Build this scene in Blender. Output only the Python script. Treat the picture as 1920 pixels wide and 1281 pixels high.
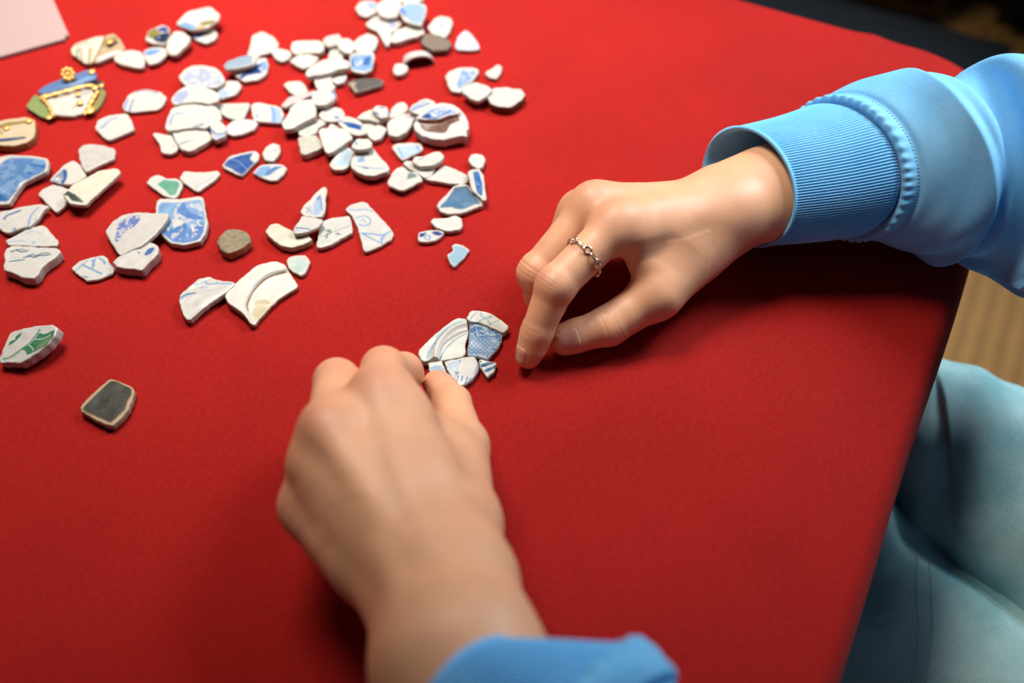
import bpy, bmesh, math, random
import numpy as np
from mathutils import Vector, Matrix
random.seed(4); RNG = np.random.default_rng(4)
for o in list(bpy.data.objects): bpy.data.objects.remove(o)
C = bpy.context.scene.collection
TZ = 0.38                                    # height of the low table's top (m)
def T(p): return (p[0]/100, p[1]/100, TZ + p[2]/100)   # table centimetres -> metres
# ------------------------------------------------------------------ camera
cam = bpy.data.cameras.new('camera'); co = bpy.data.objects.new('camera', cam); C.objects.link(co)
co.location = (0, 0, TZ + .39); co.rotation_euler = (math.radians(39), 0, 0)
cam.lens = 35; cam.sensor_width = 36; cam.clip_start = .01
cam.dof.use_dof = True; cam.dof.focus_distance = .497; cam.dof.aperture_fstop = 4.0
bpy.context.scene.camera = co
# ------------------------------------------------------------------ world, lamps, exposure
w = bpy.data.worlds.new('room_light'); bpy.context.scene.world = w; w.use_nodes = True
w.node_tree.nodes['Background'].inputs[0].default_value = (.75, .85, 1, 1)
w.node_tree.nodes['Background'].inputs[1].default_value = .06
def area(name, loc, target, size, energy, col, sy=None):
    l = bpy.data.lights.new(name, 'AREA'); l.energy = energy; l.color = col; l.size = size
    l.shape = 'DISK'
    if sy: l.shape = 'RECTANGLE'; l.size_y = sy
    o = bpy.data.objects.new(name, l); C.objects.link(o); o.location = loc
    o.rotation_euler = (Vector(target) - Vector(loc)).to_track_quat('-Z', 'Y').to_euler()
    return o
area('ceiling_lamp', (-.22, .66, TZ + .80), (-.20, .69, TZ), .42, 5.1, (1, .92, .82)).data.spread = math.radians(87)
area('window_daylight', (.66, .80, TZ + .86), (.24, .53, TZ), .44, 3.1, (.82, .91, 1), .40).data.spread = math.radians(70)
vs = bpy.context.scene.view_settings
bpy.context.scene.display_settings.display_device = 'sRGB'
vs.view_transform = 'Standard'; vs.look = 'None'; vs.exposure = 0; vs.gamma = 1; vs.use_curve_mapping = False
bpy.context.scene.cycles.max_bounces = 6
# ------------------------------------------------------------------ helpers
def lin(c):
    return tuple(((v/255)/12.92 if v/255 <= .04045 else (((v/255)+.055)/1.055)**2.4) for v in c)
def nodes(name):
    m = bpy.data.materials.new(name); m.use_nodes = True
    return m, m.node_tree.nodes, m.node_tree.links, m.node_tree.nodes['Principled BSDF']
def N(nt, t, **k):
    n = nt.new(t)
    for a, v in k.items():
        if a in n.inputs: n.inputs[a].default_value = v
        else: setattr(n, a, v)
    return n
def simple(name, c, rough=.6, noise=.12, scale=30, bump=.0, metallic=0, sheen=0):
    m, nt, lk, b = nodes(name)
    tc = N(nt, 'ShaderNodeTexCoord'); nz = N(nt, 'ShaderNodeTexNoise', Scale=scale, Detail=5.)
    lk.new(tc.outputs['Object'], nz.inputs['Vector'])
    mx = N(nt, 'ShaderNodeMix', data_type='RGBA'); c = lin(c)
    mx.inputs[6].default_value = (*[v*(1-noise) for v in c], 1); mx.inputs[7].default_value = (*[min(1, v*(1+noise)) for v in c], 1)
    lk.new(nz.outputs[0], mx.inputs[0]); lk.new(mx.outputs[2], b.inputs['Base Color'])
    b.inputs['Roughness'].default_value = rough; b.inputs['Metallic'].default_value = metallic
    if sheen: b.inputs['Sheen Weight'].default_value = sheen
    if bump:
        bp = N(nt, 'ShaderNodeBump', Strength=bump, Distance=.001); lk.new(nz.outputs[0], bp.inputs['Height']); lk.new(bp.outputs[0], b.inputs['Normal'])
    return m
def tag(o, label=None, cat=None, group=None, kind=None):
    if label: o['label'] = label
    if cat: o['category'] = cat
    if group: o['group'] = group
    if kind: o['kind'] = kind
    return o
def link(name, me, mat=None, parent=None):
    o = bpy.data.objects.new(name, me); C.objects.link(o)
    if mat is not None and not me.materials: me.materials.append(mat)
    if parent is not None: o.parent = parent; 
    return o
def empty(name, loc=(0, 0, 0)):
    o = bpy.data.objects.new(name, None); C.objects.link(o); o.location = loc; o.empty_display_size = .02; return o
def mesh(name, V, F, smooth=True):
    me = bpy.data.meshes.new(name); me.from_pydata([tuple(map(float, v)) for v in V], [], [tuple(map(int, f)) for f in F])
    if smooth: me.polygons.foreach_set('use_smooth', [True]*len(me.polygons))
    me.update(); return me
def npmesh(name, V, Q, smooth=True):         # fast path: float array (n,3), quad array (m,4)
    me = bpy.data.meshes.new(name); V = np.asarray(V, np.float32); Q = np.asarray(Q, np.int32)
    me.vertices.add(len(V)); me.vertices.foreach_set('co', V.ravel())
    me.loops.add(Q.size); me.loops.foreach_set('vertex_index', Q.ravel())
    me.polygons.add(len(Q)); me.polygons.foreach_set('loop_start', np.arange(0, Q.size, Q.shape[1], dtype=np.int32))
    me.update(calc_edges=True); me.validate()
    if smooth: me.polygons.foreach_set('use_smooth', np.ones(len(me.polygons), bool))
    return me
def setcol(me, name, col):
    a = me.color_attributes.new(name, 'FLOAT_COLOR', 'POINT')
    c = np.ones((len(me.vertices), 4), np.float32); c[:, :3] = col[:, :3]; a.data.foreach_set('color', c.ravel())
def setval(me, name, v):
    a = me.attributes.new(name, 'FLOAT', 'POINT'); a.data.foreach_set('value', np.asarray(v, np.float32))
def box_bm(bm, cx, cy, cz, sx, sy, sz, rot=0):
    M = Matrix.Translation((cx, cy, cz)) @ Matrix.Rotation(rot, 4, 'Z') @ Matrix.Diagonal((sx, sy, sz, 1))
    return bmesh.ops.create_cube(bm, size=1, matrix=M)
def bm_obj(name, bm, mat, parent=None, bevel=0, smooth=False):
    me = bpy.data.meshes.new(name); bm.to_mesh(me); bm.free()
    if smooth: me.polygons.foreach_set('use_smooth', [True]*len(me.polygons))
    o = link(name, me, mat, parent)
    if bevel:
        md = o.modifiers.new('bevel', 'BEVEL'); md.width = bevel; md.segments = 2
    return o
def catmull(P, n):
    P = np.asarray(P, float); m = len(P)
    t = np.linspace(0, m-1, n); i = np.clip(t.astype(int), 0, m-2); f = (t-i)[:, None]
    g = lambda k: P[np.clip(k, 0, m-1)]
    a, b, c, d = g(i-1), g(i), g(i+1), g(i+2)
    return .5*((2*b)+(-a+c)*f+(2*a-5*b+4*c-d)*f**2+(-a+3*b-3*c+d)*f**3)
# ------------------------------------------------------------------ table frame: u along the near right-hand edge, v towards the sitter
UX = np.array([.46, .888]); VX = np.array([.888, -.46]); ROT = math.atan2(.888, .46)
def uv(u, v): return UX*u + VX*v             # cm
U0, U1, V0, V1 = -26.5, 63.5, -114., 5.2     # table top extents (cm)

# ------------------------------------------------------------------ floor, walls
m, nt, lk, b = nodes('tatami_straw')
tc = N(nt, 'ShaderNodeTexCoord'); mp = N(nt, 'ShaderNodeMapping'); lk.new(tc.outputs['Object'], mp.inputs[0])
wv = N(nt, 'ShaderNodeTexWave', Scale=95., Distortion=1.5, Detail=2.); lk.new(mp.outputs[0], wv.inputs[0])
wv2 = N(nt, 'ShaderNodeTexWave', Scale=16., Distortion=.4); wv2.bands_direction = 'Y'; lk.new(mp.outputs[0], wv2.inputs[0])
nz = N(nt, 'ShaderNodeTexNoise', Scale=9., Detail=6.); lk.new(mp.outputs[0], nz.inputs[0])
ad = N(nt, 'ShaderNodeMath', operation='MULTIPLY_ADD'); lk.new(wv.outputs[1], ad.inputs[0]); ad.inputs[1].default_value = .35; lk.new(nz.outputs[0], ad.inputs[2])
ad2 = N(nt, 'ShaderNodeMath', operation='MULTIPLY_ADD'); lk.new(wv2.outputs[1], ad2.inputs[0]); ad2.inputs[1].default_value = .35; lk.new(ad.outputs[0], ad2.inputs[2])
cr = N(nt, 'ShaderNodeValToRGB'); cr.color_ramp.elements[0].position = .35; cr.color_ramp.elements[1].position = 1.1
cr.color_ramp.elements[0].color = (*lin((112, 76, 28)), 1); cr.color_ramp.elements[1].color = (*lin((162, 118, 54)), 1)
lk.new(ad2.outputs[0], cr.inputs[0]); lk.new(cr.outputs[0], b.inputs['Base Color']); b.inputs['Roughness'].default_value = .55
bp = N(nt, 'ShaderNodeBump', Strength=.5, Distance=.002); lk.new(wv.outputs[1], bp.inputs['Height']); lk.new(bp.outputs[0], b.inputs['Normal'])
TATAMI = m
BORDER = simple('tatami_border_cloth', (40, 52, 44), .8, .1, 80)
bm = bmesh.new(); cx, cy = uv(20, 20)/100
box_bm(bm, cx, cy, -.06, 5.4, 5.4, .04, ROT)
floor = bm_obj('floor', bm, simple('subfloor', (70, 60, 50), .9)); tag(floor, kind='structure')
for iu in range(-1, 3):
    for iv in range(-1, 2):
        c = uv(18+iu*91, 52+iv*182)/100
        bm = bmesh.new(); box_bm(bm, 0, 0, -.02, .90, 1.80, .04)
        o = bm_obj('tatami_mat', bm, TATAMI, floor, .003); o.location = (c[0], c[1], 0); o.rotation_euler = (0, 0, ROT)
        for s in (-1, 1):
            bm = bmesh.new(); box_bm(bm, s*.435, 0, .0012, .03, 1.80, .0024); bm_obj('border', bm, BORDER, o)
WALL = simple('plaster_wall', (150, 136, 116), .9, .06, 12, .2)
for nm, u, v, su, sv in (('wall_back', 250, 0, .1, 5.4), ('wall_left', 0, -260, 5.4, .1)):
    c = uv(u, v)/100; bm = bmesh.new(); box_bm(bm, c[0], c[1], 1.2, su, sv, 2.4, ROT); tag(bm_obj(nm, bm, WALL), kind='structure')
# ------------------------------------------------------------------ low table and red cloth
WOOD = simple('dark_wood', (58, 34, 22), .4, .3, 14)
tb = empty('low_table', (*(uv((U0+U1)/2, (V0+V1)/2)/100), 0)); tag(tb, 'low dark wooden table hidden beneath the red cloth', 'table')
tb.rotation_euler = (0, 0, ROT); LU, LV = (U1-U0)/100, (V1-V0)/100
bm = bmesh.new(); box_bm(bm, 0, 0, TZ-.022, LU-.03, LV-.03, .036); bm_obj('tabletop', bm, WOOD, tb, .006)
for su in (-1, 1):
    for sv in (-1, 1):
        bm = bmesh.new(); box_bm(bm, su*(LU/2-.09), sv*(LV/2-.09), (TZ-.04)/2, .06, .06, TZ-.04); bm_obj('leg', bm, WOOD, tb, .004)

m, nt, lk, b = nodes('red_woven_cloth')
tc = N(nt, 'ShaderNodeTexCoord'); sep = N(nt, 'ShaderNodeSeparateXYZ'); mp = N(nt, 'ShaderNodeMapping'); lk.new(tc.outputs['UV'], mp.inputs[0]); mp.inputs['Rotation'].default_value = (0, 0, math.radians(27))
lk.new(mp.outputs[0], sep.inputs[0])
def sinw(out, per, ph=0):
    a = N(nt, 'ShaderNodeMath', operation='MULTIPLY'); lk.new(out, a.inputs[0]); a.inputs[1].default_value = 2*math.pi/per
    s = N(nt, 'ShaderNodeMath', operation='SINE'); lk.new(a.outputs[0], s.inputs[0]); return s
sx = sinw(sep.outputs[0], .00120); sy = sinw(sep.outputs[1], .0009)
pr = N(nt, 'ShaderNodeMath', operation='MULTIPLY'); lk.new(sx.outputs[0], pr.inputs[0]); lk.new(sy.outputs[0], pr.inputs[1])
nz = N(nt, 'ShaderNodeTexNoise', Scale=14., Detail=6.); lk.new(tc.outputs['UV'], nz.inputs[0])
nz2 = N(nt, 'ShaderNodeTexNoise', Scale=420., Detail=3.); lk.new(tc.outputs['UV'], nz2.inputs[0])
h = N(nt, 'ShaderNodeMath', operation='MULTIPLY_ADD'); lk.new(pr.outputs[0], h.inputs[0]); h.inputs[1].default_value = .36; h.inputs[2].default_value = .5
h2 = N(nt, 'ShaderNodeMath', operation='MULTIPLY_ADD'); lk.new(nz2.outputs[0], h2.inputs[0]); h2.inputs[1].default_value = .35; lk.new(h.outputs[0], h2.inputs[2])
h3 = N(nt, 'ShaderNodeMath', operation='MULTIPLY_ADD'); lk.new(nz.outputs[0], h3.inputs[0]); h3.inputs[1].default_value = .22; lk.new(h2.outputs[0], h3.inputs[2])
cr = N(nt, 'ShaderNodeValToRGB'); e = cr.color_ramp.elements
e[0].position = .45; e[0].color = (*lin((88, 6, 6)), 1); e[1].position = 1.1; e[1].color = (*lin((177, 25, 18)), 1)
lk.new(h3.outputs[0], cr.inputs[0]); lk.new(cr.outputs[0], b.inputs['Base Color'])
b.inputs['Roughness'].default_value = .75; b.inputs['Specular IOR Level'].default_value = .12
b.inputs['Sheen Weight'].default_value = .08; b.inputs['Sheen Tint'].default_value = (1, .3, .3, 1)
bp = N(nt, 'ShaderNodeBump', Strength=.55, Distance=.0006); lk.new(h2.outputs[0], bp.inputs['Height']); lk.new(bp.outputs[0], b.inputs['Normal'])
CLOTH = m
def cloth():
    # rounded-rectangle rings: a fine grid inside, then the rolled edge and the hanging skirt
    du = .55; nu = int((U1-U0)/du)+1; nv = int((V1-V0)/du)+1
    gu, gv = np.meshgrid(np.linspace(-1, 1, nu), np.linspace(-1, 1, nv), indexing='ij')
    skirt = np.array([0, .5, 1.0, 1.4, 1.7, 2.0, 2.2, 2.3, 2.3, 2.3, 2.3])
    drop = np.array([0, .04, .22, .5, .9, 1.5, 2.4, 5, 9, 14, 19.])
    hu, hv, R = (U1-U0)/2-1.2, (V1-V0)/2-1.2, 6.5
    # map the square to a rounded rectangle (corner squash)
    x, y = gu*hu, gv*hv
    dx, dy = np.maximum(np.abs(x)-(hu-R), 0), np.maximum(np.abs(y)-(hv-R), 0)
    mx = np.maximum(dx, dy); d = np.hypot(dx, dy); f = np.where(d > 0, mx/np.maximum(d, 1e-6), 1)
    x = np.sign(x)*(np.minimum(np.abs(x), hu-R)+dx*f); y = np.sign(y)*(np.minimum(np.abs(y), hv-R)+dy*f)
    u = x+(U0+U1)/2; v = y+(V0+V1)/2
    P = u[..., None]*UX + v[..., None]*VX
    z = np.zeros_like(u)
    def crease(p, q, hgt, wd, z):            # soft ridge left by folding
        p, q = np.array(p), np.array(q); d = q-p; L = np.linalg.norm(d); d /= L
        s = (P-p)@d; t = (P-p)@np.array([-d[1], d[0]])
        k = np.clip(np.minimum(s/3+.5, (L-s)/3+.5), 0, 1)
        return z + hgt*k*np.exp(-(t/wd)**2)
    z = crease(CREASE['diag'][0], CREASE['diag'][1], .13, .45, z)
    z = crease(CREASE['left'][0], CREASE['left'][1], .10, .5, z)
    z = crease(CREASE['star'][0], CREASE['star'][1], .12, .7, z)
    z = crease(CREASE['star2'][0], CREASE['star2'][1], .13, .25, z)
    z = crease(CREASE['star3'][0], CREASE['star3'][1], .13, .25, z)
    z = crease(CREASE['star4'][0], CREASE['star4'][1], .07, .2, z)
    z = crease(CREASE['far'][0], CREASE['far'][1], .22, .9, z)
    z = crease(CREASE['far2'][0], CREASE['far2'][1], .08, .6, z)
    z = crease(CREASE['mid'][0], CREASE['mid'][1], -.05, 1.2, z)
    V = np.dstack([P/100, TZ+z/100]).reshape(-1, 3); UVs = np.dstack([u/100, v/100]).reshape(-1, 2)
    idx = np.arange(nu*nv).reshape(nu, nv)
    Q = [np.stack([idx[:-1, :-1], idx[1:, :-1], idx[1:, 1:], idx[:-1, 1:]], -1).reshape(-1, 4)]
    rim = np.concatenate([idx[:, 0], idx[-1, 1:], idx[-2::-1, -1], idx[0, -2:0:-1]])
    c0 = np.array([u.ravel()[rim], v.ravel()[rim]]).T
    nx_ = np.roll(c0, -1, 0)-np.roll(c0, 1, 0); nrm = np.stack([nx_[:, 1], -nx_[:, 0]], 1); nrm /= np.linalg.norm(nrm, axis=1)[:, None]
    ln = np.cumsum(np.linalg.norm(np.roll(c0, -1, 0)-c0, axis=1))
    prev = rim; Vs = [V]; Us = [UVs]; base = len(V)
    for k in range(1, len(skirt)):
        wob = (np.sin(ln/3.1)+.6*np.sin(ln/5.7+1))*.05*min(k, 4)/4 + (np.sin(ln/4.3)+np.sin(ln/9.1))*.09*max(0, k-6)
        q = c0+nrm*(skirt[k]*.55+wob)[:, None]
        zz = z.ravel()[rim]*max(0, 1-k/4)-drop[k]
        P3 = np.column_stack([(q[:, :1]*UX+q[:, 1:]*VX)/100, TZ+zz/100]); Vs.append(P3)
        Us.append((c0+nrm*(skirt[k]*.5+drop[k]))/100)
        cur = base+np.arange(len(rim)); Q.append(np.stack([prev, cur, np.roll(cur, -1), np.roll(prev, -1)], -1)); prev = cur; base += len(rim)
    V = np.vstack(Vs); UVs = np.vstack(Us); Q = np.vstack(Q)
    me = npmesh('tablecloth', V, Q)
    ul = me.uv_layers.new(name='UVMap'); li = np.zeros(len(me.loops), np.int32); me.loops.foreach_get('vertex_index', li)
    ul.data.foreach_set('uv', UVs[li].astype(np.float32).ravel())
    o = link('tablecloth', me, CLOTH); tag(o, 'red woven tablecloth with faint fold creases covering the low table', 'tablecloth')
CREASE = {'diag': [(5.63,29.58), (0.59,22.14)], 'left': [(-30.52,44.23), (-24.05,52.31)], 'star': [(14.64,27.34), (10.69,19.30)], 'star2': [(14.21,28.22), (14.84,27.09)], 'star3': [(15.94,28.35), (14.73,27.15)], 'star4': [(14.58,27.71), (15.77,27.28)], 'far': [(24.94,59.04), (20.60,52.03)], 'far2': [(11.66,56.60), (15.70,50.95)], 'mid': [(5.91,24.94), (11.57,17.85)]}

cloth()
# ------------------------------------------------------------------ shard materials
PAL = dict(w=(228,223,215), w8=(245,242,233), w2=(226,224,216), b=(224,214,200), ce=(214,218,208), ce2=(206,212,204), pk=(234,222,224), pk2=(232,220,217), cr=(236,229,214), cr2=(238,233,222),
 cr3=(236,228,206), cr4=(247,244,231), cr5=(226,208,168), ce3=(214,194,160), gr=(212,206,203), gr2=(200,194,188), gw=(216,210,202), gw2=(228,223,217), gc=(212,208,194),
 st=(134,118,104), li=(222,222,238), dk=(88,84,80), be=(204,180,146), be2=(176,158,142), br=(120,66,48), pe=(206,180,170), pb=(160,142,110), pe3=(190,140,92), pb2=(130,118,92),
 lb=(132,172,218), lb2=(170,182,216), lb3=(178,200,226), lb4=(156,186,220), lb5=(120,166,212), b1=(70,116,186), b2=(34,70,146), b3=(54,112,178), b4=(104,140,204), b5=(10,84,158), b6=(86,134,192), b6d=(38,88,160),
 b7=(92,146,206), bl=(70,136,184), bl2=(28,104,166), bt=(76,130,200), bw=(128,164,208), lv=(112,134,200), nv=(24,44,74), nb=(62,98,126), tb=(80,140,166), gb=(140,160,186), gb2=(112,138,172), gb3=(138,158,178), gbf=(160,178,196),
 ol=(138,130,60), ol2=(200,196,160), go=(206,152,66), mt=(190,218,198), ib=(192,216,230), ib2=(166,200,222), ib3=(160,198,220), ib5=(138,186,200), gg=(126,148,146), gg2=(134,150,142), gg3=(200,204,196), sl=(84,128,164), sl2=(92,116,140),
 bn=(108,62,40), gnp=(150,166,104), gnp2=(130,140,90), blp=(104,136,184), olp=(158,148,92), ol3=(162,140,84), brd=(84,58,42), crc=(232,206,172), nv2=(44,84,128),
 dg=(54,66,66), jd=(104,172,146), cl=(204,224,216), gn=(62,134,92), gn2=(90,150,110), gn3=(130,150,104), od=(28,30,19), od2=(96,88,60), ow=(180,138,84), ow2=(150,104,48))
PALL = {k: np.array(lin(v))*.54 for k, v in PAL.items()}
m, nt, lk, b = nodes('glazed_ceramic')
at = N(nt, 'ShaderNodeAttribute', attribute_name='Col'); gl = N(nt, 'ShaderNodeAttribute', attribute_name='gloss')
tc = N(nt, 'ShaderNodeTexCoord'); nz = N(nt, 'ShaderNodeTexNoise', Scale=900., Detail=4.); lk.new(tc.outputs['Object'], nz.inputs[0])
mr = N(nt, 'ShaderNodeMapRange'); lk.new(nz.outputs[0], mr.inputs[0]); mr.inputs['From Min'].default_value = .3; mr.inputs['From Max'].default_value = .7; mr.inputs['To Min'].default_value = .93; mr.inputs['To Max'].default_value = 1.03
mu = N(nt, 'ShaderNodeVectorMath', operation='SCALE'); lk.new(at.outputs['Color'], mu.inputs[0]); lk.new(mr.outputs[0], mu.inputs['Scale']); lk.new(mu.outputs[0], b.inputs['Base Color'])
rr = N(nt, 'ShaderNodeMapRange'); lk.new(gl.outputs['Fac'], rr.inputs[0]); rr.inputs['To Min'].default_value = .65; rr.inputs['To Max'].default_value = .28; lk.new(rr.outputs[0], b.inputs['Roughness'])
b.inputs['Specular IOR Level'].default_value = .4
bp = N(nt, 'ShaderNodeBump', Strength=.12, Distance=.0004); lk.new(nz.outputs[0], bp.inputs['Height']); lk.new(bp.outputs[0], b.inputs['Normal'])
CER = m
def ss(x): x = np.clip(x, 0, 1); return x*x*(3-2*x)
def vnoise(P, scale, seed=0):                # cheap smooth value noise in 2D, 0..1
    q = P/scale+seed*7.31; i = np.floor(q).astype(int); f = q-i; f = f*f*(3-2*f)
    def hsh(a, b_): 
        n = (a*374761393 + b_*668265263 + seed*1013) & 0x7fffffff; n = (n ^ (n >> 13))*1274126177 & 0x7fffffff; return ((n ^ (n >> 16)) & 0xffff)/65535.
    a = hsh(i[:, 0], i[:, 1]); b_ = hsh(i[:, 0]+1, i[:, 1]); c = hsh(i[:, 0], i[:, 1]+1); d = hsh(i[:, 0]+1, i[:, 1]+1)
    return (a*(1-f[:, 0])+b_*f[:, 0])*(1-f[:, 1])+(c*(1-f[:, 0])+d*f[:, 0])*f[:, 1]
def polydist(P, L, closed=False):            # distance to polyline and signed side
    L = np.asarray(L, float)
    A = L; B = np.roll(L, -1, 0)
    if not closed: A, B = A[:-1], B[:-1]
    best = np.full(len(P), 1e9); side = np.ones(len(P))
    for a, b_ in zip(A, B):
        d = b_-a; l2 = max(d@d, 1e-9); t = np.clip(((P-a)@d)/l2, 0, 1); q = P-(a+t[:, None]*d); r = np.hypot(q[:, 0], q[:, 1])
        cr_ = d[0]*(P[:, 1]-a[1])-d[1]*(P[:, 0]-a[0]); s = np.where(cr_ >= 0, 1, -1)
        k = r < best; best = np.where(k, r, best); side = np.where(k, s, side)
    return best, side
def inside(P, L):
    L = np.asarray(L, float); r = np.zeros(len(P), bool)
    for (x1, y1), (x2, y2) in zip(L, np.roll(L, -1, 0)):
        if y1 == y2: continue
        c = ((y1 > P[:, 1]) != (y2 > P[:, 1])) & (P[:, 0] < (x2-x1)*(P[:, 1]-y1)/(y2-y1)+x1); r ^= c
    return r
def spline(L, n=None):
    return catmull(L, n or max(8, 6*len(L))) if len(L) > 2 else np.asarray(L, float)
def scales(P, col):
    # scallop scales below an arched band with flowers and fans above (flat blue transfer print)
    blue, pale = PALL['bl2']*1.05, PALL['ib']
    mn, mx_ = P.min(0), P.max(0); x = (P[:, 0]-mn[0])/(mx_[0]-mn[0]); y = (P[:, 1]-mn[1])/(mx_[1]-mn[1])
    W_ = mx_[0]-mn[0]; H_ = mx_[1]-mn[1]; X, Y = x*W_, y*H_
    k = np.zeros(len(P))
    per = 2.15; row = np.floor(Y/(per*.62)); best = np.zeros(len(P))
    for dr in (-1, 0, 1):
        r_ = row+dr; cyy = r_*per*.62; off = np.where(r_ % 2 == 0, 0, per/2); cxx = (np.round((X-off)/per))*per+off
        d = np.hypot(X-cxx, Y-cyy); up = Y-cyy > -.15
        best = np.maximum(best, np.where(up, np.exp(-((d-.78)/.22)**4), 0)); best = np.maximum(best, np.exp(-((d-.30)/.2)**4)*.85*np.where(up, 1, 0))
    k = best
    c0 = np.array([.15*W_, .02*H_]); rad = .66*H_; d = np.hypot(X-c0[0], (Y-c0[1]))-rad
    band = np.abs(d) < 1.25; k = np.where(band, np.where(np.abs(np.abs(d)-1.05) < .16, 1, np.where(vnoise(P, .9, 3) > .55, .85, .1)), k)
    out = d >= 1.25
    n1 = vnoise(P, 1.1, 5)*.6+vnoise(P, .55, 6)*.4; k = np.where(out, np.where(n1 > .47, .95, .12), k)
    for fx, fy, fr in ((.33, .86, .12), (.66, .80, .13), (.86, .62, .11)):
        dx, dy = X-fx*W_, Y-fy*H_; dd = np.hypot(dx, dy); an = np.arctan2(dy, dx)
        k = np.where(dd < fr*W_, np.where(np.abs(dd-fr*W_*.92) < .16, 0.05, np.where((np.cos(an*5) > .86) & (dd > .45), .15, 1)), k)
    fx, fy = 0.02*W_, .58*H_; dx, dy = X-fx, Y-fy; dd = np.hypot(dx, dy); an = np.arctan2(dy, dx)
    k = np.where(dd < 3.4, np.where(np.abs(dd-3.2) < .2, 0.05, np.where(np.cos(an*16) > .3, 1, .1)), k)
    fx, fy = .74*W_, .27*H_; dd = np.hypot((X-fx), (Y-fy)*1.6); k = np.where(dd < 2.2, np.where(np.abs(dd-2.0) < .2, .05, np.where(np.cos(np.arctan2(Y-fy, X-fx)*9) > .75, .2, 1)), k)
    k = k[:, None]
    return pale*(1-k)+blue*k
def chaikin(L, r, it):
    L = np.asarray(L, float)
    for _ in range(it):
        B = np.roll(L, -1, 0); L = np.stack([L*(1-r)+B*r, L*r+B*(1-r)], 1).reshape(-1, 2)
    return L
def shard_mesh(S, seed):
    h = S.get('h') or (.62 if S['loc'][1] < 430 else .8)
    t = S['t']; L = chaikin(S['o'], .11, 2)
    seg = np.linalg.norm(np.roll(L, -1, 0)-L, axis=1); per = seg.sum(); n = int(np.clip(per/h, 40, 420))
    s = np.concatenate([[0], np.cumsum(seg)]); q = np.linspace(0, per, n, endpoint=False); LL = np.vstack([L, L[:1]])
    O = np.column_stack([np.interp(q, s, LL[:, 0]), np.interp(q, s, LL[:, 1])])
    tg = np.roll(O, -1, 0)-np.roll(O, 1, 0); nr = np.column_stack([tg[:, 1], -tg[:, 0]]); nr /= np.linalg.norm(nr, axis=1)[:, None]
    area_ = .5*np.sum(O[:, 0]*np.roll(O[:, 1], -1)-np.roll(O[:, 0], -1)*O[:, 1]); nr *= np.sign(area_)
    O = O + nr*((vnoise(O+50, 2.2, seed)-.5)*.5)[:, None]
    c = np.array(S['c']) if 'c' in S else O.mean(0)
    r = np.linalg.norm(O-c, axis=1); R = r.mean()
    re = min(t*.36, .85); rb = min(t*.4, 1.4)
    rings, zs, kind = [], [], []
    def ring(ins, z, k):
        a = np.clip(ins/np.maximum(r, .5), 0, .9)[:, None]; rings.append(O+(c-O)*a); zs.append(np.full(n, z)); kind.append(np.full(n, k))
    ring(rb*1.6, 0, 0.)
    for ph in (30, 60): ring(rb*1.2*(1-math.sin(math.radians(ph))), rb*(1-math.cos(math.radians(ph))), 0.)
    ring(0, rb, 0.); ring(0, t-re, 0.)
    for ph in (20, 40, 60, 78): ring(re*(1-math.cos(math.radians(ph))), t-re+re*math.sin(math.radians(ph)), (0, .15, .7, 1)[(20, 40, 60, 78).index(ph)])
    M = max(5, int(R/h))
    for k in range(M):
        f = 1-k/M; a = np.clip(re/np.maximum(r, .5), 0, .9)[:, None]; E_ = O+(c-O)*a
        rings.append(c+(E_-c)*f); zs.append(np.full(n, t)); kind.append(np.full(n, 1.))
    P = np.vstack(rings+[c[None]]); Z = np.concatenate(zs+[[t]]); K = np.concatenate(kind+[[1.]])
    top = K > .5
    dd, _ = polydist(P, O[::3], True)
    Z = Z + np.where(K > 0, (vnoise(P+30, 5, seed)-.5)*.5*ss(dd/2), 0)
    side = PALL[S['ed']]; base = PALL[S['col']]
    vn = vnoise(P, 3, seed+2)[:, None]
    col = side*(1-K[:, None])+base*K[:, None]; col = col*(.96+.07*vn)
    edge_line = ((1-ss(dd/.9))*top)[:, None]*.35; col = col*(1-edge_line)+np.minimum(1, side*1.05)*edge_line
    for di, d in enumerate(S['dec']):
        if d[0] == 'SCALES':
            cc = scales(P, col); wgt = (top*ss((dd-.15)/.3))[:, None]; col = col*(1-wgt)+cc*wgt; continue
        if d[0] == 'r':
            ds, _ = polydist(P, spline(d[3])); Z = Z+np.where(K > 0, d[1]*np.exp(-(ds/d[2])**2), 0)*K; continue
        if d[0] == 'step':
            ds, sd = polydist(P, spline(d[3])); sg = ds*sd; Z = Z-np.clip((Z-rb)/(t-rb), 0, 1)*d[1]*ss(.5+.5*sg/d[2]); continue
        if d[0] == 'l': _, cn, wd, so, pts = d; ds, _ = polydist(P, spline(pts)); a = 1-ss((ds-wd/2+so/2)/max(so, .05)); a = a*(.82+.3*vnoise(P, wd*1.2, di+seed))
        elif d[0] == 'd': _, cn, rad, so, pt = d; ds = np.hypot(*(P-np.array(pt)).T); a = 1-ss((ds-rad+so/2)/max(so, .05))
        elif d[0] == 'f':
            _, cn, so, pts = d; Lp = chaikin(pts, .11, 2); ds, _ = polydist(P, Lp, True); ins = inside(P, Lp); sg = np.where(ins, -ds, ds)
            a = 1-ss((sg+so/2)/max(so, .05)); a = a*(.93+.12*vnoise(P, 1.6, di+seed))
        elif d[0] == 'n':
            _, cn, sc, th, pts = d; v_ = vnoise(P, sc, di+seed)*.65+vnoise(P, sc*.45, di+seed+9)*.35; a = ss((v_-th)/.12+.5)*.8
            if pts is not None: a = a*inside(P, chaikin(pts, .2, 2))
        a = (np.clip(a, 0, 1)*K)[:, None]; col = col*(1-a)+PALL[cn]*a
    gloss = K*(.25 if S['col'] in ('be', 'pb', 'st', 'dk') else .85)
    nr_ = len(rings); idx = np.arange(nr_*n).reshape(nr_, n)
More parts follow.
